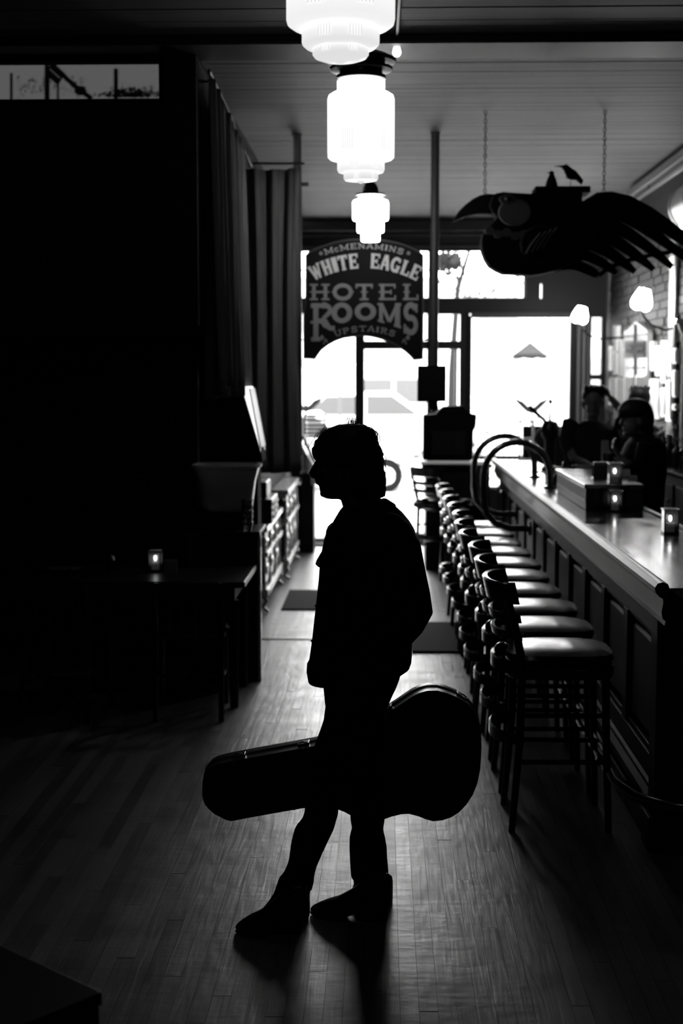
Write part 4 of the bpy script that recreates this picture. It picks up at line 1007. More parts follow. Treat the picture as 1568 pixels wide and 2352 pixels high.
# jacket
jk = MB()
J = [(792,1158,890,1152,.062),(780,1172,905,1160,.085),(768,1192,925,1178,.13),(759,1208,941,1198,.18),(751,1216,952,1216,.205),(744,1240,958,1240,.215),(738,1268,955,1268,.215),(734,1298,950,1298,.21),(731.5,1333,946,1333,.205),(726.5,1378,944,1378,.20),(721.5,1423,944,1423,.195),(716.5,1468,946,1468,.19),(710.5,1512,946,1505,.19),(706,1526,944,1521,.192),(705,1538,938,1531,.19),(707,1552,930,1538,.187),(711,1561,922,1541,.183)]
jk.rings([row(a_[0], a_[1], a_[2], a_[3], YP, a_[4], n=36, e=.82) for a_ in J])
jk.ell(P(892,1228,4.74), (.075,.075,.075)); jk.ell(P(885,1228,5.04), (.07,.07,.07))
jk.tube([P(892,1226,4.72), P(921,1268,4.70), P(932,1320,4.67), P(944,1372,4.65), P(951,1402,4.65), P(936,1428,4.65), P(905,1465,4.65), P(872,1500,4.66), P(846,1527,4.68)], [.075,.071,.067,.065,.0635,.061,.056,.050,.043], 18)
jk.tube([P(880,1226,5.06), P(890,1290,5.09), P(888,1380,5.12), P(872,1440,5.13), P(850,1510,5.145), P(826,1580,5.165)], [.072,.068,.062,.06,.052,.042], 18)
for (a_, b_, r_) in [((900,1330),(975,1345),.012),((905,1360),(985,1375),.012),((880,1440),(960,1415),.012),((870,1460),(945,1440),.010)]:
    jk.tube([P(a_[0],a_[1],4.60), P((a_[0]+b_[0])/2,(a_[1]+b_[1])/2,4.585), P(b_[0]-4,b_[1],4.65)], r_, 8)
jk.build('jacket', MT['jacket'], person, remesh=.006, sm=2)
# collar, chest flap, waistband, cuff, buttons
co = MB()
co.rings([row(763,1206,912,1172,YP,.088,e=.9), row(772,1192,908,1158,YP,.084,e=.9), row(787,1163,886,1144,YP,.070,e=.9), row(792,1166,882,1148,YP,.064,e=.9)])
co.build('collar', MT['jacket'], person, remesh=.005, sm=1)
MB().prism([(727,1285),(739,1264),(756,1262),(760,1284),(748,1296),(734,1292)], lambda a_, b_, q: P(a_, b_, YP)+Vector((0,q,0)), -.12, -.03).build('pocket_flap', MT['jacket'], person, bevel=.004)
MB().prism([(749,1215),(762,1203),(775,1212),(765,1235),(752,1228)], lambda a_, b_, q: P(a_, b_, YP)+Vector((0,q,0)), -.07, .07).build('lapel', MT['jacket'], person, bevel=.006)
MB().rings([row(705,1524,945,1517,YP,.197,e=.82,n=36), row(704,1538,940,1531,YP,.197,e=.82,n=36), row(708,1561,924,1541.5,YP,.19,e=.82,n=36)], cap=False).build('waistband', MT['jacket'], person, smooth=True)
for x_, y_ in [(750,1226),(735,1300),(725,1390),(716,1470)]: MB().ell(P(x_+2,y_,YP)+Vector((0,-.02,0)), (.006,.006,.006), 8, 6).build('button', MT['steel'], person, smooth=True)
MB().tube([P(856,1516,4.675), P(842,1532,4.685)], [.046,.044], 18).build('sleeve_cuff', MT['jacket'], person, smooth=True)

# jeans
jn = MB()
jn.rings(rows([(1515,735,925,.15),(1540,738,922,.165),(1557,741,918,.165),(1575,742,911,.16),(1600,744.5,899,.155),(1632,748,886,.15),(1655,745,884,.13)], YP))
jn.rings(rows([(1630,749,850,.085),(1660,741,855,.09),(1685,732,852,.088),(1715,721,846,.085),(1745,711.5,838,.083),(1775,705,824,.08),(1800,700.5,806,.077),(1825,698.5,788,.074),(1846,698.5,779,.072),(1859,700,777,.07),(1872,697,776,.069),(1884,692,772,.069),(1896,681,769,.069),(1905,676,766,.068),(1932,669,753,.064),(1955,666,742,.062),(1976,663,733,.060),(1990,658,727,.058),(2005,651,723,.058),(2016,642,721,.058)], 4.80)
    + [row(637,2024,721,2024,4.80,.056), row(638,2030,716,2044,4.80,.054)])
jn.rings(rows([(1630,800,886,.085),(1660,801,885,.088),(1720,800,882,.082),(1780,800,880,.076),(1830,801,882,.071),(1860,803,884,.07),(1885,805,883,.068),(1901,808,880,.067),(1912,805,881,.067),(1923,802.5,884,.066),(1945,802,888,.064),(1970,803,889,.060),(1990,804,891,.058),(2003,805,892,.057),(2012,806,891,.057),(2018,809,889,.055)], 4.97))
jn.ell(P(815,1640,YP), (.075,.14,.06))
jn.build('jeans', MT['cloth'], person, remesh=.0055, sm=2)
# boots
def boot(shaft, toe_px, heel_px, Y, name='boot'):
    m = MB()
    m.rings([row(xl, yl, xr, yr, Y, hy) for (xl, yl, xr, yr, hy) in shaft])
    T0 = atz(*toe_px, .0); H0 = atz(*heel_px, .0); ax = (T0-H0); ln = ax.length; ax.normalize(); sd = Vector((-ax.y, ax.x, 0)); 
    secs = [(0,.022,.062,.16),(.06,.031,.052,.17),(.2,.036,.05,.165),(.35,.036,.044,.135),(.5,.040,.024,.10),(.65,.047,.004,.072),(.78,.043,.003,.058),(.9,.027,.005,.042),(.97,.013,.008,.03),(1,.005,.011,.02)]
    rs_ = []
    for s_, w, z0, z1 in secs:
        c_ = H0+ax*ln*s_; zc_ = (z0+z1)/2; hz = (z1-z0)/2
        rs_.append([c_+sd*w*math.copysign(abs(math.cos(q))**.85, math.cos(q))+Vector((0,0,zc_+hz*math.copysign(abs(math.sin(q))**.8, math.sin(q)))) for q in [2*pi*k/20 for k in range(20)]])
    m.rings(rs_)
    o = m.build(name, MT['boot'], person, remesh=.004, sm=2)
    hb = MB(); r0 = []
    for z_, f_ in ((.0,.78),(.02,.84),(.06,1.0)):
        c_ = H0+ax*(.036+(.06-z_)*.12)
        r0.append([c_+ax*.033*f_*math.cos(q)+sd*.031*f_*math.sin(q)+Vector((0,0,z_)) for q in [2*pi*k/20 for k in range(20)]])
    h_ = hb.rings(r0).build('heel', MT['boot'], o, smooth=True)
    sl = MB(); L_, R__ = [], []
    for s_, w, z0, z1 in secs[1:]:
        c_ = H0+ax*ln*s_; L_.append(c_+sd*(w+.003)+Vector((0,0,z0))); R__.append(c_-sd*(w+.003)+Vector((0,0,z0)))
    for i in range(len(L_)-1):
        sl.add([L_[i],L_[i+1],R__[i+1],R__[i]]+[p+Vector((0,0,-.006 if p.z > .006 else -p.z+.0005)) for p in (L_[i],L_[i+1],R__[i+1],R__[i])], [(0,1,2,3),(7,6,5,4),(0,4,5,1),(2,6,7,3),(1,5,6,2),(3,7,4,0)])
    sl.build('sole', MT['boot'], o)
    return o
boot([(643,2012,716,2025,.046),(636,2030,713,2044,.05),(628,2052,711,2056,.05),(617,2070,712,2078,.047),(600,2090,711.5,2100,.04),(588,2103,704,2118,.034)], (540,2141), (704,2139), 4.80)
boot([(808,2002,889,2002,.046),(810,2016,895,2016,.05),(812,2030,898.5,2030,.05),(808,2043,901,2043,.05),(796,2056,902,2060,.047),(778,2071,901,2075,.042),(752,2082,899,2090,.034)], (713,2098), (899,2116), 4.97)
for w in range(5):
    MB().tube([P(752+w*4,2081-w*.9,4.93), P(752+w*4,2080-w*.9,4.97), P(752+w*4,2081.5-w*.9,5.0)], .0022, 6).build('lace_fold', MT['boot'], person)

# guitar case
YC = 5.215
gcz = at(790, 1760, YC)
gcase = thing('guitar_case', 'hard black guitar case with metal latches carried level beside the standing person', 'guitar case', tuple(gcz))
def g2(a): return [(440+x/2.24, 1520+y/2.24) for x, y in a]
go = g2([(66,640),(68,590),(78,550),(96,524),(122,508),(160,497),(200,488),(300,469),(400,451),(520,429),(635,408),(690,392),(740,360),(790,325),(850,300),(905,290),(950,285),(985,258),(1030,225),(1080,192),(1130,158),(1170,138),(1210,127),(1260,126),(1310,140),(1360,160),(1410,190),(1445,228),(1466,280),(1478,340),(1482,400),(1482,460),(1477,530),(1462,600),(1440,655),(1408,705),(1370,745),(1330,770),(1285,785),(1235,790),(1195,778),(1160,764),(1115,753),(1075,755),(1030,766),(990,780),(940,789),(880,785),(830,766),(790,744),(750,728),(690,716),(640,716),(580,724),(480,741),(380,759),(280,777),(215,790),(185,783),(130,755),(95,725),(76,695),(67,665)])
def scaled(poly, k_):
    cx_ = sum(p[0] for p in poly)/len(poly); cy_ = sum(p[1] for p in poly)/len(poly)
    return poly
def GQ(a_, b_, q): return P(a_, b_, YC)+Vector((0,q,0))
MB().prism(go, GQ, .004, .068).build('lid', MT['case'], gcase, world=True, bevel=.016, smooth=True)
MB().prism(go, GQ, -.074, -.004).build('shell', MT['case'], gcase, world=True, bevel=.016, smooth=True)
MB().tube([GQ(x, y_, 0) for x, y_ in go], .006, 6, closed=True).build('seam_valance', MT['steel' if 0 else 'duct'], gcase, world=True, smooth=True)
def outward(i):
    a_ = P(*go[i], YC); b_ = P(*go[(i+1) % len(go)], YC); d_ = (b_-a_).normalized(); return (a_+b_)/2, d_, Vector((-d_.z, 0, d_.x))
for i in (6, 9, 17, 25):
    c_, d_, n_ = outward(i)
    if n_.z < 0: n_ = -n_
    l_ = MB().beam(c_-d_*.022+n_*.004+Vector((0,-.012,0)), c_+d_*.022+n_*.004+Vector((0,-.012,0)), .045, .008, up=n_).tube([c_-d_*.014+n_*.010+Vector((0,-.03,0)), c_+n_*.014+Vector((0,-.035,0)), c_+d_*.014+n_*.010+Vector((0,-.03,0))], .003, 6)
    l_.build('latch', MT['steel'], gcase, world=True, bevel=.0015)
for i in (53, 38, 45, 60, 28):
    c_, d_, n_ = outward(i % len(go)); 
    MB().ell(c_+Vector((0,-.05,0)), (.008,.008,.008), 10, 7).build('rubber_foot', MT['black'], gcase, world=True, smooth=True)
hx0, hx1 = P(HX-34, HYp+14, 5.17), P(HX+34, HYp+2, 5.17)
MB().tube([hx0, P(HX-24,HYp+6,5.185), P(HX,HYp-1,5.188), P(HX+24,HYp-2,5.185), hx1], [.006,.009,.011,.009,.006], 10).build('handle', MT['black'], gcase, world=True, smooth=True)
# raised rim on the front of the shell
MB().tube([GQ(790+(x-790)*.93, 1765+(y_-1765)*.90, -.074) for x, y_ in go], .004, 6, closed=True).build('pressed_rib', MT['case'], gcase, world=True, smooth=True)

# ------------------------------------------------------------------ people behind the bar
def head(m, c, face, s=1.0, tilt=0):
    """c: centre of head; face: unit vector the face points to"""
    f_ = Vector(face).normalized(); sd = Vector((-f_.y, f_.x, 0))
    rot = Matrix((f_, sd, Vector((0,0,1)))).transposed()
    q = lambda a_, b_, d_: Vector(c)+(f_*a_+sd*b_+Vector((0,0,d_)))*s
    m.ell(q(-.01,0,.03), (.098*s,.078*s,.095*s), 18, 12, rot); m.ell(q(.02,0,-.045), (.068*s,.06*s,.075*s), 16, 10, rot)
    m.tube([q(.085,0,.02), q(.105,0,-.012), q(.108,0,-.025), q(.085,0,-.032)], [.008,.011,.013,.008], 8)
    m.ell(q(.083,0,-.055), (.01*s,.024*s,.006*s), 10, 6, rot); m.ell(q(.08,0,-.066), (.01*s,.022*s,.006*s), 10, 6, rot); m.ell(q(.07,0,-.1), (.02*s,.024*s,.018*s), 10, 6, rot)
    for e_ in (-1, 1): m.ell(q(-.01,e_*.078,-.01), (.018*s,.01*s,.03*s), 10, 7, rot)
    m.tube([q(-.02,0,-.06), q(-.035,0,-.14), q(-.04,0,-.2)], [.052,.054,.065], 14)
    return q
def hand(m, w, d, up, curl=.3, s=1.0):
    """wrist w, pointing d, palm normal up"""
    w = Vector(w); d = Vector(d).normalized(); n_ = Vector(up).normalized(); sd = d.cross(n_).normalized(); n_ = sd.cross(d)
    m.tube([w, w+d*.045*s, w+d*.085*s], [.024*s,.034*s,.036*s], 12, flat=.5, up=n_)
    for k, (o_, l) in enumerate([(-.027,.058),(-.009,.068),(.009,.064),(.027,.05)]):
        b0 = w+d*.082*s+sd*o_*s; m1 = b0+(d*math.cos(curl)-n_*math.sin(curl))*l*.55*s; m2 = m1+(d*math.cos(curl*2.4)-n_*math.sin(curl*2.4))*l*.5*s
        m.tube([b0, m1, m2], [.0095*s,.009*s,.0075*s], 8)
    b0 = w+d*.025*s-sd*.026*s; m1 = b0+(d*.6-sd*.8)*.035*s; m.tube([b0, m1, m1+(d*.9-sd*.3-n_*.3)*.03*s], [.012*s,.011*s,.009*s], 8)

# A: facing us, hand on head
YA = 11.6
hc_ = at(1362, 922, YA)
bA = MB(); q = head(bA, hc_, (-.15,-1,-.05), 1.05); z_ = hc_.z
def A(px, py, dy=0): return at(px, py, YA)+Vector((0,dy,0))
bA.rings([[Vector((hc_.x+.0+rx*math.cos(k*pi/10), YA+.03+ry*math.sin(k*pi/10), zz_)) for k in range(20)] for zz_, rx, ry in ((z_-.17,.06,.06),(z_-.22,.15,.08),(z_-.28,.2,.1),(z_-.45,.19,.12),(z_-.65,.17,.11),(z_-.8,.18,.12),(z_-.9,.17,.11))])
bA.tube([A(1415,965), A(1440,978,-.05), A(1424,942,-.02), A(1400,912,-.02)], [.05,.042,.037,.026], 12)
hand(bA, A(1400,912,-.02), (-.6,.2,.7), (.6,.4,.8), .5)
bA.tube([A(1312,965), A(1296,1010,-.06), A(1310,1050,-.2), A(1340,1062,-.25)], [.05,.042,.034,.026], 12); hand(bA, A(1340,1062,-.25), (1,-.2,-.1), (0,0,1), .3)
for s in (-1, 1): bA.tube([Vector((hc_.x+s*.09, YA+.03, z_-.88)), Vector((hc_.x+s*.1, YA+.03, .5)), Vector((hc_.x+s*.1, YA+.04, .05))], [.085,.06,.045], 12); bA.ell((hc_.x+s*.1, YA-.03, .045), (.045,.13,.04))
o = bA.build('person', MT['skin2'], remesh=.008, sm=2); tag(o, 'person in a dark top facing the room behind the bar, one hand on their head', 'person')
hA = MB().ell(hc_+Vector((0,.022,.05)), (.094,.105,.088), 18, 12).ell(hc_+Vector((0,.05,-.01)), (.09,.08,.09), 16, 10)
for s in (-.06,-.02,.02,.06): hA.ell(hc_+Vector((s,-.05,.105)), (.03,.04,.03))
hA.build('hair', MT['hair'], o, remesh=.008, sm=1)
sA = MB()
sA.rings([[Vector((hc_.x+rx*math.copysign(abs(math.cos(k*pi/14))**.8, math.cos(k*pi/14)), YA+.03+ry*math.sin(k*pi/14), zz_)) for k in range(28)] for zz_, rx, ry in ((z_-.155,.075,.07),(z_-.19,.14,.09),(z_-.23,.205,.115),(z_-.3,.232,.135),(z_-.45,.225,.15),(z_-.65,.205,.14),(z_-.85,.21,.14),(z_-.93,.205,.14))])
sA.tube([A(1418,965), A(1442,978,-.05), A(1434,958,-.03)], [.068,.056,.05], 14); sA.tube([A(1310,968), A(1297,1010,-.06), A(1303,1040,-.15)], [.068,.055,.046], 14)
sA.build('shirt', MT['shirt'], o, remesh=.009, sm=2)
tr = MB()
for s in (-1, 1): tr.tube([Vector((hc_.x+s*.08, YA+.03, z_-.85)), Vector((hc_.x+s*.1, YA+.03, .5)), Vector((hc_.x+s*.1, YA+.03, .1))], [.11,.085,.07], 14)
tr.build('trousers', MT['shirt'], o, remesh=.012, sm=1)
tag(MB().tube([A(1428,946,-.045), A(1428,946,.01), A(1433,951,.03)], .012, 6).build('wristwatch', MT['black'], o, smooth=True), 'dark wristband')

# B: profile, looking left, thick fringe and bun
YB = 10.0
hb_ = at(1462, 958, YB)
bB = MB(); head(bB, hb_+Vector((-.01,0,-.02)), (-1,-.15,0)); z_ = hb_.z
def B(px, py, dy=0): return at(px, py, YB)+Vector((0,dy,0))
bB.rings([[Vector((hb_.x+.03+rx*math.cos(k*pi/10), YB+ry*math.sin(k*pi/10), zz_)) for k in range(20)] for zz_, rx, ry in ((z_-.2,.06,.06),(z_-.26,.10,.14),(z_-.34,.12,.18),(z_-.5,.13,.18),(z_-.7,.12,.16),(z_-.95,.13,.17))])
bB.tube([B(1470,1015,-.17), B(1455,1080,-.2), B(1425,1062,-.22), B(1412,1046,-.2)], [.05,.042,.034,.025], 12); hand(bB, B(1412,1046,-.2), (-.5,0,.8), (-1,0,-.3), .5)
bB.tube([B(1475,1015,.17), B(1460,1080,.2), B(1430,1075,.2), B(1418,1060,.15)], [.05,.042,.034,.025], 12); hand(bB, B(1418,1060,.15), (-.6,-.2,.7), (-1,0,0), .5)
for s in (-1, 1): bB.tube([Vector((hb_.x+.03, YB+s*.09, z_-.9)), Vector((hb_.x+.02, YB+s*.09, .45)), Vector((hb_.x+.03, YB+s*.1, .05))], [.085,.06,.04], 12); bB.ell((hb_.x-.03, YB+s*.1, .04), (.12,.045,.04))
o = bB.build('person', MT['skin2'], remesh=.008, sm=2); tag(o, 'person in black with a thick dark fringe, seen in profile behind the bar', 'person')
hB = MB().ell(B(1459,942,0), (.118,.095,.085), 18, 12).ell(B(1478,962), (.075,.09,.11), 16, 10).ell(B(1432,944), (.045,.07,.045)).ell(B(1485,985), (.05,.07,.06)).ell(B(1424,952), (.02,.05,.022))
hB.build('hair', MT['hair'], o, remesh=.008, sm=2)
sB = MB()
sB.rings([[Vector((at(cx_,1000,YB).x+rx*math.cos(k*pi/14), YB+ry*math.sin(k*pi/14), at(1460,py,YB).z)) for k in range(28)] for py, cx_, rx, ry in ((996,1480,.07,.08),(1004,1482,.1,.14),(1018,1482,.135,.2),(1045,1478,.16,.225),(1080,1475,.175,.22),(1120,1474,.165,.2),(1170,1474,.16,.19),(1260,1474,.17,.2))])
sB.tube([B(1474,1018,-.18), B(1452,1075,-.21), B(1430,1064,-.22)], [.065,.055,.045], 14); sB.tube([B(1478,1018,.18), B(1460,1075,.2), B(1436,1075,.2)], [.065,.055,.045], 14)
sB.build('jumper', MT['matte'], o, remesh=.009, sm=2)
tr = MB()
for s in (-1, 1): tr.tube([Vector((hb_.x+.05, YB+s*.08, z_-.9)), Vector((hb_.x+.03, YB+s*.09, .5)), Vector((hb_.x+.03, YB+s*.1, .08))], [.11,.08,.065], 14)
tr.build('trousers', MT['matte'], o, remesh=.012, sm=1)

# C: behind B, only hair and shoulders show
YD = 12.35
hd_ = at(1468, 925, YD)
bC = MB(); head(bC, hd_, (-.3,-1,0)); z_ = hd_.z
def C_(px, py, dy=0): return at(px, py, YD)+Vector((0,dy,0))
bC.rings([[Vector((hd_.x+rx*math.cos(k*pi/10), YD+.03+ry*math.sin(k*pi/10), zz_)) for k in range(20)] for zz_, rx, ry in ((z_-.17,.06,.06),(z_-.23,.15,.08),(z_-.29,.19,.1),(z_-.5,.17,.11),(z_-.9,.17,.11))])
for s in (-1, 1):
    bC.tube([Vector((hd_.x+s*.18, YD+.03, z_-.29)), Vector((hd_.x+s*.22, YD+.03, z_-.58)), Vector((hd_.x+s*.2, YD-.1, z_-.8))], [.05,.042,.028], 12); hand(bC, (hd_.x+s*.2, YD-.1, z_-.8), (0,-.4,-1), (s,0,0), .4)
    bC.tube([Vector((hd_.x+s*.09, YD+.03, z_-.88)), Vector((hd_.x+s*.1, YD+.03, .5)), Vector((hd_.x+s*.1, YD+.04, .05))], [.085,.06,.045], 12); bC.ell((hd_.x+s*.1, YD-.03, .045), (.045,.13,.04))
o = bC.build('person', MT['skin2'], remesh=.008, sm=2); tag(o, 'person with tousled dark hair standing behind the one in profile', 'person')
hC = MB().ell(hd_+Vector((0,.02,.05)), (.10,.11,.09), 18, 12)
for k in range(16):
    a_ = k*.55; p = hd_+Vector((.07*math.cos(a_), .03+.07*math.sin(a_), .1)); hC.tube([p, p+Vector((.03*math.cos(a_*1.7), 0, .045+.015*math.sin(k*3.1)))], [.025,.006], 7)
hC.build('hair', MT['hair'], o, remesh=.008, sm=1)
sC = MB().rings([[Vector((hd_.x+rx*math.cos(k*pi/14), YD+.03+ry*math.sin(k*pi/14), zz_)) for k in range(28)] for zz_, rx, ry in ((z_-.16,.075,.07),(z_-.22,.18,.1),(z_-.3,.22,.13),(z_-.5,.2,.14),(z_-.95,.2,.14))])
for s in (-1, 1): sC.tube([Vector((hd_.x+s*.19, YD+.03, z_-.3)), Vector((hd_.x+s*.22, YD+.03, z_-.58)), Vector((hd_.x+s*.2, YD-.08, z_-.75))], [.065,.055,.045], 14)
sC.build('shirt', MT['shirt'], o, remesh=.009, sm=2)
tr = MB()
for s in (-1, 1): tr.tube([Vector((hd_.x+s*.08, YD+.03, z_-.85)), Vector((hd_.x+s*.1, YD+.03, .5)), Vector((hd_.x+s*.1, YD+.03, .1))], [.11,.085,.07], 14)
tr.build('trousers', MT['shirt'], o, remesh=.012, sm=1)

# ------------------------------------------------------------------ left side: table, chairs, partition, cabinets
t = thing('dining_table', 'dark wooden table at the left against the booth end panel', 'table', (-1.9, 8.2, 0))
MB().box((-3.1,7.85,.70),(-.765,8.6,.735)).build('tabletop', MT['bar'], t, world=True, bevel=.008)
MB().box((-3.0,7.92,.62),(-.83,8.53,.70)).build('apron', MT['blackwood'], t, world=True, bevel=.004)
for x_ in (-3.0, -.84):
    for y_ in (7.95, 8.5): MB().tube([(x_,y_,.62),(x_,y_,.0)], [.032,.024], 8).build('leg', MT['blackwood'], t, world=True)
t = thing('booth_end_panel', 'tall dark end panel with its lit edge painted pale beside the table', 'panel', (-.98, 8.68, 0))
MB().box((-1.2,8.66,0),(-.765,8.70,.915)).build('board', MT['blackwood'], t, world=True, bevel=.004)
MB().box((-.765,8.655,0),(-.745,8.705,.93)).build('lit_edge_strip', MT['wood2'], t, world=True, bevel=.003)  # pale strip stands for light on the panel's narrow aisle face
MB().box((-1.2,8.6,.915),(-.745,9.05,.935)).build('ledge', MT['bar'], t, world=True, bevel=.003)
MB().box((-1.18,8.98,0),(-1.13,9.03,.915)).build('leg', MT['blackwood'], t, world=True)
p = atz(357, 1312, .735); lantern(p.x, p.y, .735, 'square candle lantern on the dark table at the left', s=.08, h=.12)
a_ = atz(392, 1322, .735); 
t = thing('menu_card', 'small grey folded card beside the lantern on the left table', 'card', (a_.x, a_.y, .735))
MB().box((-.037,-.004,.001),(.037,0,.09)).build('front_leaf', MT['letter2'], t); MB().box((-.037,.02,.001),(.037,.024,.09)).build('back_leaf', MT['letter2'], t)
for px, lab, h_ in ((256, 'small salt shaker standing left of the lantern on the left table', .1),):
    p = atz(px, 1316, .735); t = thing('salt_shaker', lab, 'shaker', (p.x, p.y, .735))
    MB().lathe([(.024,0),(.026,.01),(.018,.05),(.02,.075)], n=16).build('jar', MT['clear'], t, smooth=True); MB().lathe([(.021,.075),(.02,.095),(.008,.105)], n=16).build('lid', MT['duct'], t, smooth=True)
p = atz(145, 1312, .735); t = thing('folded_napkin', 'crumpled pale napkin lying on the left table', 'napkin', (p.x, p.y, .735))
mb = MB(); n_ = 8
mb.add([(-.1+.2*i/n_, -.06+.12*j/n_, .004+.02*abs(math.sin(i*1.3+j*.9))) for j in range(n_+1) for i in range(n_+1)], [(j*(n_+1)+i, j*(n_+1)+i+1, (j+1)*(n_+1)+i+1, (j+1)*(n_+1)+i) for j in range(n_) for i in range(n_)])
o = mb.build('cloth', MT['letter2'], t, smooth=True); o.modifiers.new('t','SOLIDIFY').thickness = .002
def chair(x, y, rz, label):
    t = thing('dining_chair', label, 'chair', (x, y, 0), rz, 'dark wooden chairs at the left table')
    MB().box((-.2,-.2,.44),(.2,.2,.47)).build('seat', MT['stool'], t, bevel=.012)
    for sx in (-1, 1):
        MB().tube([(sx*.18,.18,.45),(sx*.185,.19,0)], [.018,.014], 8).build('leg', MT['stool'], t, smooth=True)
        MB().tube([(sx*.18,-.25,0),(sx*.18,-.19,.45),(sx*.18,-.2,.6),(sx*.18,-.23,.76)], [.015,.018,.016,.014], 8).build('leg', MT['stool'], t, smooth=True)
        MB().cyl((sx*.18,-.22,.2),(sx*.18,.18,.2),.01,n=8).build('stretcher', MT['stool'], t, smooth=True)
    MB().cyl((-.18,0,.2),(.18,0,.2),.01,n=8).build('stretcher', MT['stool'], t, smooth=True)
    MB().box((-.18,-.245,.70),(.18,-.222,.765)).build('crest_rail', MT['stool'], t, bevel=.006)
    for k in range(4): MB().cyl((-.105+.07*k,-.2,.47),(-.105+.07*k,-.232,.71),.008,n=8).build('back_spindle', MT['stool'], t, smooth=True)
    return t
chair(-1.07, 7.85, .06, 'dark spindle-back chair at the left table, the one next to the aisle')
chair(-1.75, 7.78, -.1, 'dark spindle-back chair at the left table, between the other two')
chair(-2.5, 7.7, .15, 'dark spindle-back chair at the left edge of the left table')
# slanted screen machine behind the ledge
t = thing('arcade_machine', 'black machine with a slanted screen, glow added to its edge, behind the ledge', 'game machine', (-1.0, 9.2, 0))
def LP(px, py, Y): return at(px, py, Y)
YM = 9.12
scr = [(468,905),(480,893),(556,888),(598,1030),(603,1062),(500,1062),(470,1055)]
MB().prism(scr, lambda a, b, q: LP(a, b, YM)+Vector((0,q,0)), .0, .30).build('hood', MT['matte'], t, world=True, bevel=.01)
MB().box((-1.08,9.1,0),(-.80,9.35,at(500,1058,YM).z)).build('cabinet', MT['matte'], t, world=True, bevel=.006)
MB().prism([(557,888),(570,888),(597,1022),(599,1040),(584,1032)], lambda a, b, q: LP(a, b, YM)+Vector((0,q,0)), .004, .33).build('glass_front', MT['screen'], t, world=True, bevel=.003)  # added glow stands for window light on the slanted glass
MB().prism([(571,892),(574,892),(600,1028),(597,1030)], lambda a, b, q: LP(a, b, YM)+Vector((0,q,0)), .0, .34).build('edge_trim', MT['duct'], t, world=True)
# crate, plastic tub, stacked glasses
t = thing('storage_crate', 'dark low crate on the ledge carrying the tub', 'crate', (-1.0, 8.85, .935))
MB().box((-1.18,8.72,.936),(-.86,9.04,1.045)).build('body', MT['black'], t, world=True, bevel=.006)
for k in range(3): MB().box((-1.18,8.713,.95+.03*k),(-.86,8.72,.962+.03*k)).build('slat', MT['blackwood'], t, world=True)
c_ = at(540, 1160, 8.85)
t = thing('plastic_tub', 'pale tapered plastic tub with a rolled rim on the crate', 'tub', (-.97, 8.86, 1.046))
def rr4(w, d, z, e=.5): return [Vector((w*math.copysign(abs(math.cos(a_))**e, math.cos(a_)), d*math.copysign(abs(math.sin(a_))**e, math.sin(a_)), z)) for a_ in [2*pi*k/32 for k in range(32)]]
zt_ = at(540, 1066, 8.85).z-1.046
MB().rings([rr4(.14,.12,0), rr4(.165,.14,zt_*.5), rr4(.2,.165,zt_-.02), rr4(.215,.18,zt_-.015), rr4(.215,.18,zt_), rr4(.19,.155,zt_), rr4(.155,.13,.02)]).build('shell', MT['tub'], t, smooth=True)
for k in range(5):
    o = None
t = thing('glass_stack', 'stack of ribbed drinking glasses with bright rims at the end of the ledge', 'glasses', (at(567,1222,8.63).x, 8.64, .936))
for k in range(5):
    z_ = k*.034
    o = MB().lathe([(.028,z_),(.036,z_+.05),(.038,z_+.052),(.038,z_+.058),(.034,z_+.056),(.026,z_+.004)], n=20).build('glass_tumbler', MT['clear'], t, smooth=True)
    MB().tube([(.037*math.cos(a_), .037*math.sin(a_), z_+.055) for a_ in [2*pi*j/16 for j in range(16)]], .0035, 6, closed=True).build('rim', MT['steel'], t, smooth=True)
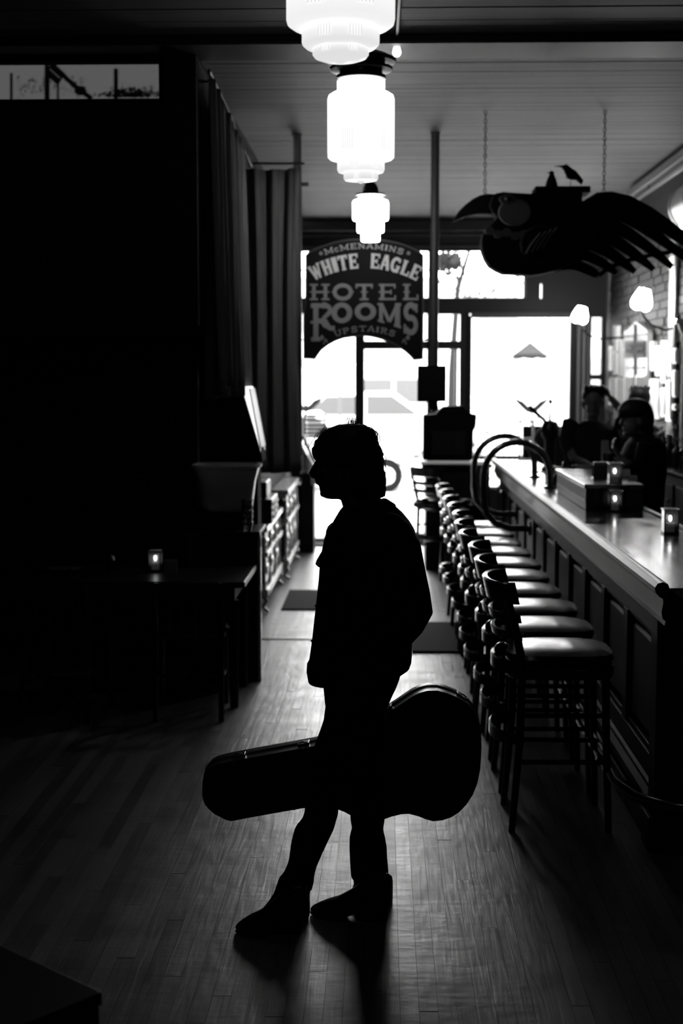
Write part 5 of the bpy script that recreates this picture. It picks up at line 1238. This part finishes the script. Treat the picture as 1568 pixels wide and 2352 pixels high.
# two carved cabinets facing the aisle
def carved(px0, px1, ytop, ybot, xw, label):
    """side cabinet on the left wall, ornate front toward the aisle (+x)"""
    k = (880-px0)/F_; Ya = -xw/((880-px0)/F_); Yb = -xw/((880-px1)/F_)
    Ya, Yb = min(Ya, 30), min(Yb, 15.6)
    zt = 1.88-(ytop-864)*Yb/F_
    t = thing('carved_cabinet', label, 'cabinet', (xw-.1, Ya, 0))
    y0, y1 = Ya, Yb
    x0 = max(-1.02, xw-.2)
    MB().box((x0, y0, .16), (xw-.02, y1, zt-.05)).build('body', MT['blackwood'], t, world=True, bevel=.005)
    MB().box((x0, y0-.04, zt-.05), (xw+.03, y1+.04, zt)).box((x0, y0-.02, zt-.08), (xw+.01, y1+.02, zt-.05)).build('cornice', MT['wood2'], t, world=True, bevel=.008)
    zm = .16+(zt-.16)*.58
    MB().box((xw-.02, y0-.02, zm-.02), (xw+.03, y1+.02, zm+.02)).build('shelf_moulding', MT['wood2'], t, world=True, bevel=.006)
    MB().box((xw-.02, y0-.02, .14), (xw+.03, y1+.02, .2)).build('base_moulding', MT['wood2'], t, world=True, bevel=.006)
    d = y1-y0
    for j in range(3):
        ya = y0+.03+j*(d-.06)/3; yb_ = ya+(d-.06)/3-.03
        for za, zb in ((.22, zm-.04), (zm+.04, zt-.1)):
            MB().box((xw-.02, ya, za), (xw-.004, yb_, zb)).build('front_panel', MT['wood2'], t, world=True, bevel=.01)
            MB().ell((xw, (ya+yb_)/2, (za+zb)/2), (.014, (yb_-ya)*.22, (zb-za)*.2), 12, 8).build('carved_boss', MT['wood2'], t, world=True, smooth=True)
    for j in range(4):
        ya = y0+.015+j*(d-.03)/3
        MB().lathe([(.016,.2),(.012,.3),(.018,.4),(.012,(zt+.2)/2),(.018,zt-.25),(.014,zt-.09)], (xw-.002,ya,0), n=12).build('turned_column', MT['wood2'], t, world=True, smooth=True)
    for ya in (y0+.04, y1-.04):
        MB().tube([(xw-.02,ya,.15),(xw+.015,ya,.1),(xw-.015,ya,.05),(xw+.03,ya,.012)], [.025,.02,.016,.014], 10).build('cabriole_leg', MT['wood2'], t, world=True, smooth=True)
        MB().box((x0, ya-.02, 0), (x0+.04, ya+.02, .16)).build('back_leg', MT['blackwood'], t, world=True)
    return t
carved(607, 642, 1165, 1400, -.93, 'nearer carved wooden cabinet on the left with glossy mouldings, beside the ledge')
carved(657, 681, 1097, 1340, -.885, 'farther carved wooden cabinet on the left with a bright cornice')
# radio-like dark box with small knobs on the nearer cabinet
t = thing('cash_register', 'dark old register with small bright keys on the nearer carved cabinet', 'register', (-.93, 11.6, 1.88-(1165-864)*12.8/F_))
z_ = t.location.z
MB().box((-1.02,11.3,z_+.001),(-.88,11.9,z_+.2)).box((-1.02,11.4,z_+.2),(-.93,11.8,z_+.33)).build('body', MT['black'], t, world=True, bevel=.01)
for j in range(5):
    for i_ in range(3): MB().ell((-.872,11.4+j*.09,z_+.05+.05*i_),(.01,.012,.012),8,6).build('key', MT['steel'], t, world=True, smooth=True)
# mats on the floor, floor strip
def ground(px, py): return atz(px, py, 0)
t = ground(645, 1402); u_ = ground(745, 1358)
tag(MB().box((t.x, t.y, .001), (t.x+.55, u_.y, .014)).build('floor_mat', MT['rug'], bevel=.004), 'dark rectangular mat in the aisle left of the standing person', 'mat')
t = ground(945, 1500); u_ = ground(1040, 1438)
tag(MB().box((t.x, t.y, .001), (t.x+.42, u_.y+.1, .016)).build('floor_mat', MT['rug'], bevel=.004), 'dark mat beside the bar stools, right of the standing person', 'mat')
t = ground(690, 1256); u_ = ground(690, 1243)
tag(MB().box((t.x, t.y, .001), (t.x+1.3, u_.y, .014)).build('floor_mat', MT['rug'], bevel=.004), 'dark door mat across the threshold of the front door', 'mat')
yl = ground(640, 1468).y
struct('trim_10', MB().box((-1.0, yl-.02, 0), (1.08, yl+.02, .006)), MT['black'])
# low cabinet, magazine rack and slanted stand by the door
a_ = at(690, 1112, 15.2); b_ = at(722, 1235, 15.2)
t = thing('door_side_stand', 'small stand with its lit sloping top painted pale just inside the door beside the left curtain', 'stand', (a_.x, 15.2, 0))
def DS(a, b, q): return at(a, b, 15.2)+Vector((0,q,0))
MB().box((a_.x-.08,15.1,0),(b_.x,15.5,a_.z)).build('body', MT['blackwood'], t, world=True, bevel=.005)
MB().prism([(690,1112),(690,1022),(697,1028),(731,1090),(729,1112)], DS, 0, .3).build('sloping_box', MT['panel2'], t, world=True, bevel=.006)  # translucency invented so door light greys the space behind the nose
MB().prism([(691,1003),(697,1000),(735,1078),(731,1088)], DS, -.02, .32).build('lid', MT['wood2'], t, world=True, bevel=.004)  # pale wood stands for light along the slanted edge
MB().box((a_.x+.01,15.085,.3),(b_.x-.03,15.1,.85)).build('door', MT['panel'], t, world=True, bevel=.004)
t = thing('slatted_rack', 'stack of dark horizontal slats standing in the door glass at the left', 'rack', (at(722,1010,15.75).x, 15.75, 0))
for k, yy_ in enumerate((952, 962, 974, 983, 992, 1001)):
    a_ = at(697, yy_, 15.75); b_ = at(749, yy_+5, 15.75); MB().box((a_.x,15.7,b_.z),(b_.x,15.8,a_.z)).build('slat', MT['mgrey' if k else 'black'], t, world=True, bevel=.003)
for x_ in (699, 746): p = at(x_, 950, 15.82); MB().box((p.x-.012,15.8,0),(p.x+.012,15.83,p.z)).build('upright', MT['black'], t, world=True)
# radiator and ladder chair under the right part of the big window
a_ = at(1200, 978, 15.8); b_ = at(1312, 1120, 15.8)
t = thing('window_bench', 'dark bench back with pale rails under the big window', 'bench', ((a_.x+b_.x)/2, 15.8, 0))
MB().box((a_.x,15.75,.3),(b_.x,15.85,a_.z)).build('back', MT['matte'], t, world=True, bevel=.005); MB().box((a_.x,15.4,.42),(b_.x,15.75,.46)).build('seat', MT['matte'], t, world=True, bevel=.005)
for x_ in (a_.x+.05, b_.x-.05): MB().box((x_-.03,15.42,0),(x_+.03,15.85,.42)).build('leg', MT['matte'], t, world=True)
for yy_ in (982, 990, 998): p = at(1290, yy_, 15.74); MB().box((p.x-.1,15.73,p.z-.008),(p.x+.12,15.75,p.z+.008)).build('pale_rail', MT['letter2'], t, world=True)
a_ = at(1193, 964, 15.1); b_ = at(1224, 1030, 15.1)
t = thing('high_chair_frame', 'pale-edged ladder frame before the big window', 'frame', ((a_.x+b_.x)/2, 15.1, 0))
for x_ in (a_.x, b_.x): MB().box((x_-.012,15.09,0),(x_+.012,15.11,a_.z)).build('upright', MT['wood2'], t, world=True, bevel=.003)
for z_ in (a_.z-.02, a_.z-.2, a_.z-.42, .5, .25): MB().box((a_.x,15.09,z_-.012),(b_.x,15.11,z_+.012)).build('rung', MT['wood2'], t, world=True, bevel=.003)
# near left: corner of a dark table
c_ = atz(235, 2278, .55)
t = thing('near_table', 'dark table whose corner cuts into the bottom left of the picture', 'table', (c_.x-.4, c_.y-.3, 0))
d0 = atz(0, 2170, .55); dd = (d0-c_).normalized(); nn = Vector((dd.y, -dd.x, 0)); nn = nn if nn.y < 0 else -nn
def q4(l, w): return c_+dd*l+nn*w
top_ = [q4(0,0), q4(.9,0), q4(.9,.55), q4(0,.55)]
MB().add([p-Vector((0,0,.03)) for p in top_]+[Vector(p) for p in top_], [(0,3,2,1),(4,5,6,7),(0,1,5,4),(1,2,6,5),(2,3,7,6),(3,0,4,7)]).build('tabletop', MT['bar'], t, world=True, bevel=.003)
sk = [q4(.005,.005), q4(.88,.005), q4(.88,.53), q4(.005,.53)]
MB().add([Vector((p.x,p.y,.0)) for p in sk]+[Vector((p.x,p.y,.519)) for p in sk], [(0,3,2,1),(4,5,6,7),(0,1,5,4),(1,2,6,5),(2,3,7,6),(3,0,4,7)]).build('side_boards', MT['blackwood'], t, world=True, bevel=.003)

# ------------------------------------------------------------------ outside
struct('ground', MB().box((-30,FY+.14,-.3),(30,19.5,-.03)).box((-40,19.5,-.34),(40,31,-.24)).box((-60,31,-.34),(60,120,-.14)), MT['ground'])
def car(x, Y, z, w, label, mw):
    t = thing('parked_car', label, 'car', (x, Y, z))
    s = [(-2.1,.25),(-2.12,.6),(-2.0,.9),(-1.7,.98),(-1.2,1.42),(.1,1.45),(.75,.98),(1.5,.86),(1.95,.72),(2.06,.5),(2.03,.25)]
    wh = (-1.35, 1.38)
    bp = []
    for a, b in s: bp.append((a, b))
    for xx in (wh[1], wh[0]):
        bp += [(xx+.37*math.cos(q), .28+.37*math.sin(q)) for q in [k*pi/8 for k in range(9)]]
    MB().prism(bp, lambda a, b, q: (a*w, q, b*w), 0, 1.6).build('body', mw, t, bevel=.04, smooth=True)
    for a, b in ((-1.2,.0),):
        MB().prism([(-1.65,1.0),(-1.2,1.36),(-.5,1.38),(-.5,1.0)], lambda a, b, q: (a*w, q, b*w), -.012, .02).build('side_window', MT['carglass'], t)
        MB().prism([(-.42,1.0),(-.42,1.38),(.08,1.38),(.62,1.0)], lambda a, b, q: (a*w, q, b*w), -.012, .02).build('side_window', MT['carglass'], t)
    for xx in wh:
        o = MB().lathe([(.16,-.02),(.29,-.01),(.31,.05),(.31,.2),(.2,.22)], (xx*w,0,.3*w), axis='y', n=28).build('wheel', MT['tyre'], t, smooth=True)
        MB().lathe([(.01,-.03),(.16,-.025),(.175,-.01),(.17,.05)], (xx*w,0,.3*w), axis='y', n=28).build('hub_cap', MT['carw'], o, smooth=True)
        for k in range(5):
            q = 2*pi*k/5; MB().beam((xx*w+.05*math.cos(q),-.034,.3*w+.05*math.sin(q)),(xx*w+.17*math.cos(q),-.034,.3*w+.17*math.sin(q)),.03,.01,up=(0,1,0)).build('spoke_gap', MT['elg'], o)
    MB().box((.2*w,-.01,.8*w),(.38*w,0,.83*w)).build('door_handle', MT['elg'], t); MB().box((-1.9*w,-.01,.26*w),(1.9*w,.02,.3*w)).build('sill', MT['elg'], t)
    MB().ell((1.93*w,.06,.66*w),(.1,.1,.07)).build('headlight', MT['carglass'], t, smooth=True)
    return t
wc = at(886, 1093, 26)
car(wc.x-1.38, 26, wc.z-.3, 1.0, 'bright white parked car seen through the front door', MT['carw'])
v = at(870, 1000, 31.5)
car(v.x+.2, 32, -.14, 1.15, 'pale car parked farther back, seen above the white one', MT['carw'])
# white van
v = at(900, 900, 36)
t = thing('delivery_van', 'pale van across the street behind the parked cars', 'van', (v.x, 36, -.14))
MB().prism([(-2.4,.3),(-2.4,2.1),(-2.1,2.35),(1.2,2.35),(1.7,2.1),(2.1,1.4),(2.6,1.2),(2.6,.3)], lambda a, b, q: (a, q, b), 0, 1.9).build('body', MT['carw'], t, bevel=.05)
for x0_, x1_ in ((-.9,.0),(.08,1.0)): MB().box((x0_,-.02,1.35),(x1_,.0,1.95)).build('side_window', MT['elg'], t)
for x_ in (-1.6, 1.7): MB().lathe([(.01,-.03),(.3,-.02),(.34,.05),(.34,.2)], (x_,0,.34), axis='y', n=24).build('wheel', MT['tyre'], t, smooth=True)
# far white building
t = thing('street_building', 'pale two-storey building across the street', 'building', (3, 75, -.14))
MB().box((-35,75,-.14),(40,82,7)).build('wall', MT['facade'], t, world=True)
for x_ in range(-30, 38, 5):
    for z_ in (1.0, 4.2): MB().box((x_,74.9,z_),(x_+2,75,z_+1.8)).build('window', MT['facade2'], t, world=True)
# garden parasol
YU = 50
a_ = at(1217, 785, YU); b_ = at(1175, 815, YU); c2 = at(1258, 824, YU)
t = thing('garden_parasol', 'grey garden parasol with a scalloped valance beyond the big window', 'parasol', (a_.x, YU, -.14))
r_ = (c2.x-b_.x)/2; n_ = 8
pr = [[Vector((a_.x+rr_*math.cos(2*pi*k/n_+.2), YU+rr_*math.sin(2*pi*k/n_+.2), z_)) for k in range(n_)] for rr_, z_ in ((.02,a_.z),(r_*.55,(a_.z+b_.z)/2-.02),(r_,b_.z))]
MB().rings(pr, cap=False).build('canopy', MT['canv'], t, world=True)
vr = [[Vector((a_.x+r_*math.cos(2*pi*k/32+.2), YU+r_*math.sin(2*pi*k/32+.2), z_+(0 if z_ > c2.z+.02 else .03*math.cos(4*2*pi*k/32*2)))) for k in range(32)] for z_ in (b_.z+.01, c2.z)]
MB().rings(vr, cap=False).build('valance', MT['canv2'], t, world=True)
MB().cyl((a_.x,YU,-.14),(a_.x,YU,a_.z),.02).build('pole', MT['white'], t, world=True)
# fence and posts outside the window
t = thing('iron_fence', 'pale iron fence on the pavement beyond the big window', 'fence', (1.9, 22, -.24))
xa, xb = at(1080, 950, 22).x, at(1260, 950, 22).x; zt_ = at(1080, 948, 22).z
for k in range(15): x_ = xa+(xb-xa)*k/14; MB().cyl((x_,22,-.24),(x_,22,zt_),.008,n=8).build('picket', MT['elg'], t, world=True)
for z_ in (zt_-.08, .3): MB().box((xa,21.99,z_-.015),(xb,22.01,z_+.015)).build('rail', MT['elg'], t, world=True)
def winged(px, py, Y, label, s=1.0):
    c_ = at(px, py, Y)
    t = thing('winged_finial', label, 'ornament', (c_.x, Y, -.03))
    for sx in (-1, 1):
        MB().prism([(0,0),(.05*sx,.03),(.12*sx,.1),(.27*sx,.16),(.2*sx,.07),(.13*sx,.0),(.06*sx,-.06),(0,-.07)], lambda a, b, q: (c_.x+a*s, Y+q, c_.z+b*s), -.012, .012).build('wing', MT['emg'], t, world=True)
    MB().ell((c_.x,Y,c_.z-.02),(.03*s,.03*s,.07*s)).build('body', MT['emg'], t, world=True, smooth=True); MB().ell((c_.x,Y,c_.z+.06*s),(.018*s,.018*s,.022*s)).build('head', MT['emg'], t, world=True, smooth=True)
    MB().cyl((c_.x,Y,-.03),(c_.x,Y,c_.z-.06),.02).build('post', MT['letter2'], t, world=True)
winged(1220, 938, 17.6, 'grey spread-winged ornament on a post outside the big window', .85)
winged(702, 935, 17.6, 'grey spread-winged ornament on a post outside the door at the left', .85)
# street poles seen through the door
for px, lab in ((780,'thin pale pole on the street left of the door mullion'),):
    p = at(px, 900, 24); t = thing('street_pole', lab, 'pole', (p.x, 24, -.24)); MB().cyl((0,0,0),(0,0,at(px,870,24).z+.24),.025).build('shaft', MT['elg'], t); MB().box((-.3,-.02,1.9),(.1,.02,1.94)).build('cross_arm', MT['elg'], t)
# tree whose leaves fill the transom
t = thing('street_tree', 'leafy tree beyond the transom window right of the sign', 'tree', (at(1035,700,21).x, 21, -.24))
tx = t.location.x
MB().tube([(0,0,0),(.02,0,2.2),(.1,0,3.4),(.4,0,4.4)], [.07,.05,.04,.02], 8).build('trunk', MT['leaf'], t)
lf = MB(); r3 = random.Random(5)
def leaf_at(p, s):
    u_ = Vector((r3.gauss(0,1), r3.gauss(0,1), r3.gauss(0,1))).normalized(); w_ = u_.orthogonal().normalized(); b_ = u_.cross(w_)
    lf.add([p-w_*s, p+b_*s*.5, p+w_*s, p-b_*s*.5], [(0,1,2,3)])
for k in range(420):
    px, py = r3.uniform(1005, 1215), r3.uniform(572, 700)
    if py < 640 and r3.random() < .72: continue
    p = at(px, py, r3.uniform(20, 22.5)); leaf_at(p-t.location, r3.uniform(.02, .06))
for k in range(260):
    px, py = r3.gauss(1024, 13), r3.gauss(602, 11); p = at(px, py, r3.uniform(20.5, 21.5)); leaf_at(p-t.location, r3.uniform(.04, .09))
tag(lf.build('leaves', MT['leaf'], t), kind='stuff')
# yard behind the left transom: poles, a crane-like bracket and a tree
def yp(px, py): return at(px, py, 12.0)
def pole2(pts, w, label, n='yard_pole'):
    ps = [yp(*p) for p in pts]; t = thing(n, label, 'pole', tuple(ps[0])); mb = MB()
    ext = ps
    mb.tube([p-ps[0] for p in ext], w, 8).build('shaft', MT['emg'], t, smooth=True); return t
pole2([(26,168),(26,260)], .012, 'thin pole behind the left transom, nearest the picture edge')
pole2([(108,150),(108,260)], .022, 'thick pole behind the left transom that carries the slanting arm')
pole2([(133,188),(133,260)], .01, 'thin strut under the slanting arm behind the left transom')
pole2([(266,158),(266,260)], .018, 'upright pole behind the left transom, right of the slanting arm')
t = pole2([(118,146),(150,178),(182,206),(210,226)], .02, 'slanting lattice arm behind the left transom', 'crane_arm')
p0 = yp(118,146)
MB().tube([yp(108,165)-p0, yp(135,188)-p0, yp(145,175)-p0, yp(118,150)-p0], .03, 6).build('arm_plate', MT['emg'], t); MB().ell(yp(184,208)-p0, (.05,.03,.04)).build('pulley', MT['emg'], t)
t = thing('yard_tree', 'sparse tree top behind the left transom near its right end', 'tree', tuple(yp(290, 300)))
lf = MB()
for k in range(500):
    px, py = r3.gauss(300, 28), 222-abs(r3.gauss(0, 9)); p = at(px, py, r3.uniform(11.8, 12.8)); leaf_at(p-t.location, r3.uniform(.008, .025))
for k in range(160):
    px, py = r3.uniform(40, 200), r3.gauss(195, 12); p = at(px, py, r3.uniform(12.5, 13.2)); leaf_at(p-t.location, r3.uniform(.006, .02))
tag(lf.build('leaves', MT['leaf'], t), kind='stuff')
MB().tube([(0,0,-2.8),(0,.1,-1),(.05,.1,.2)], .03, 6).build('trunk', MT['leaf'], t)

# ------------------------------------------------------------------ sweep: one-face lists kept tidy
for o in bpy.data.objects:
    if o.type == 'MESH' and not o.data.materials: o.data.materials.append(MT['matte'])
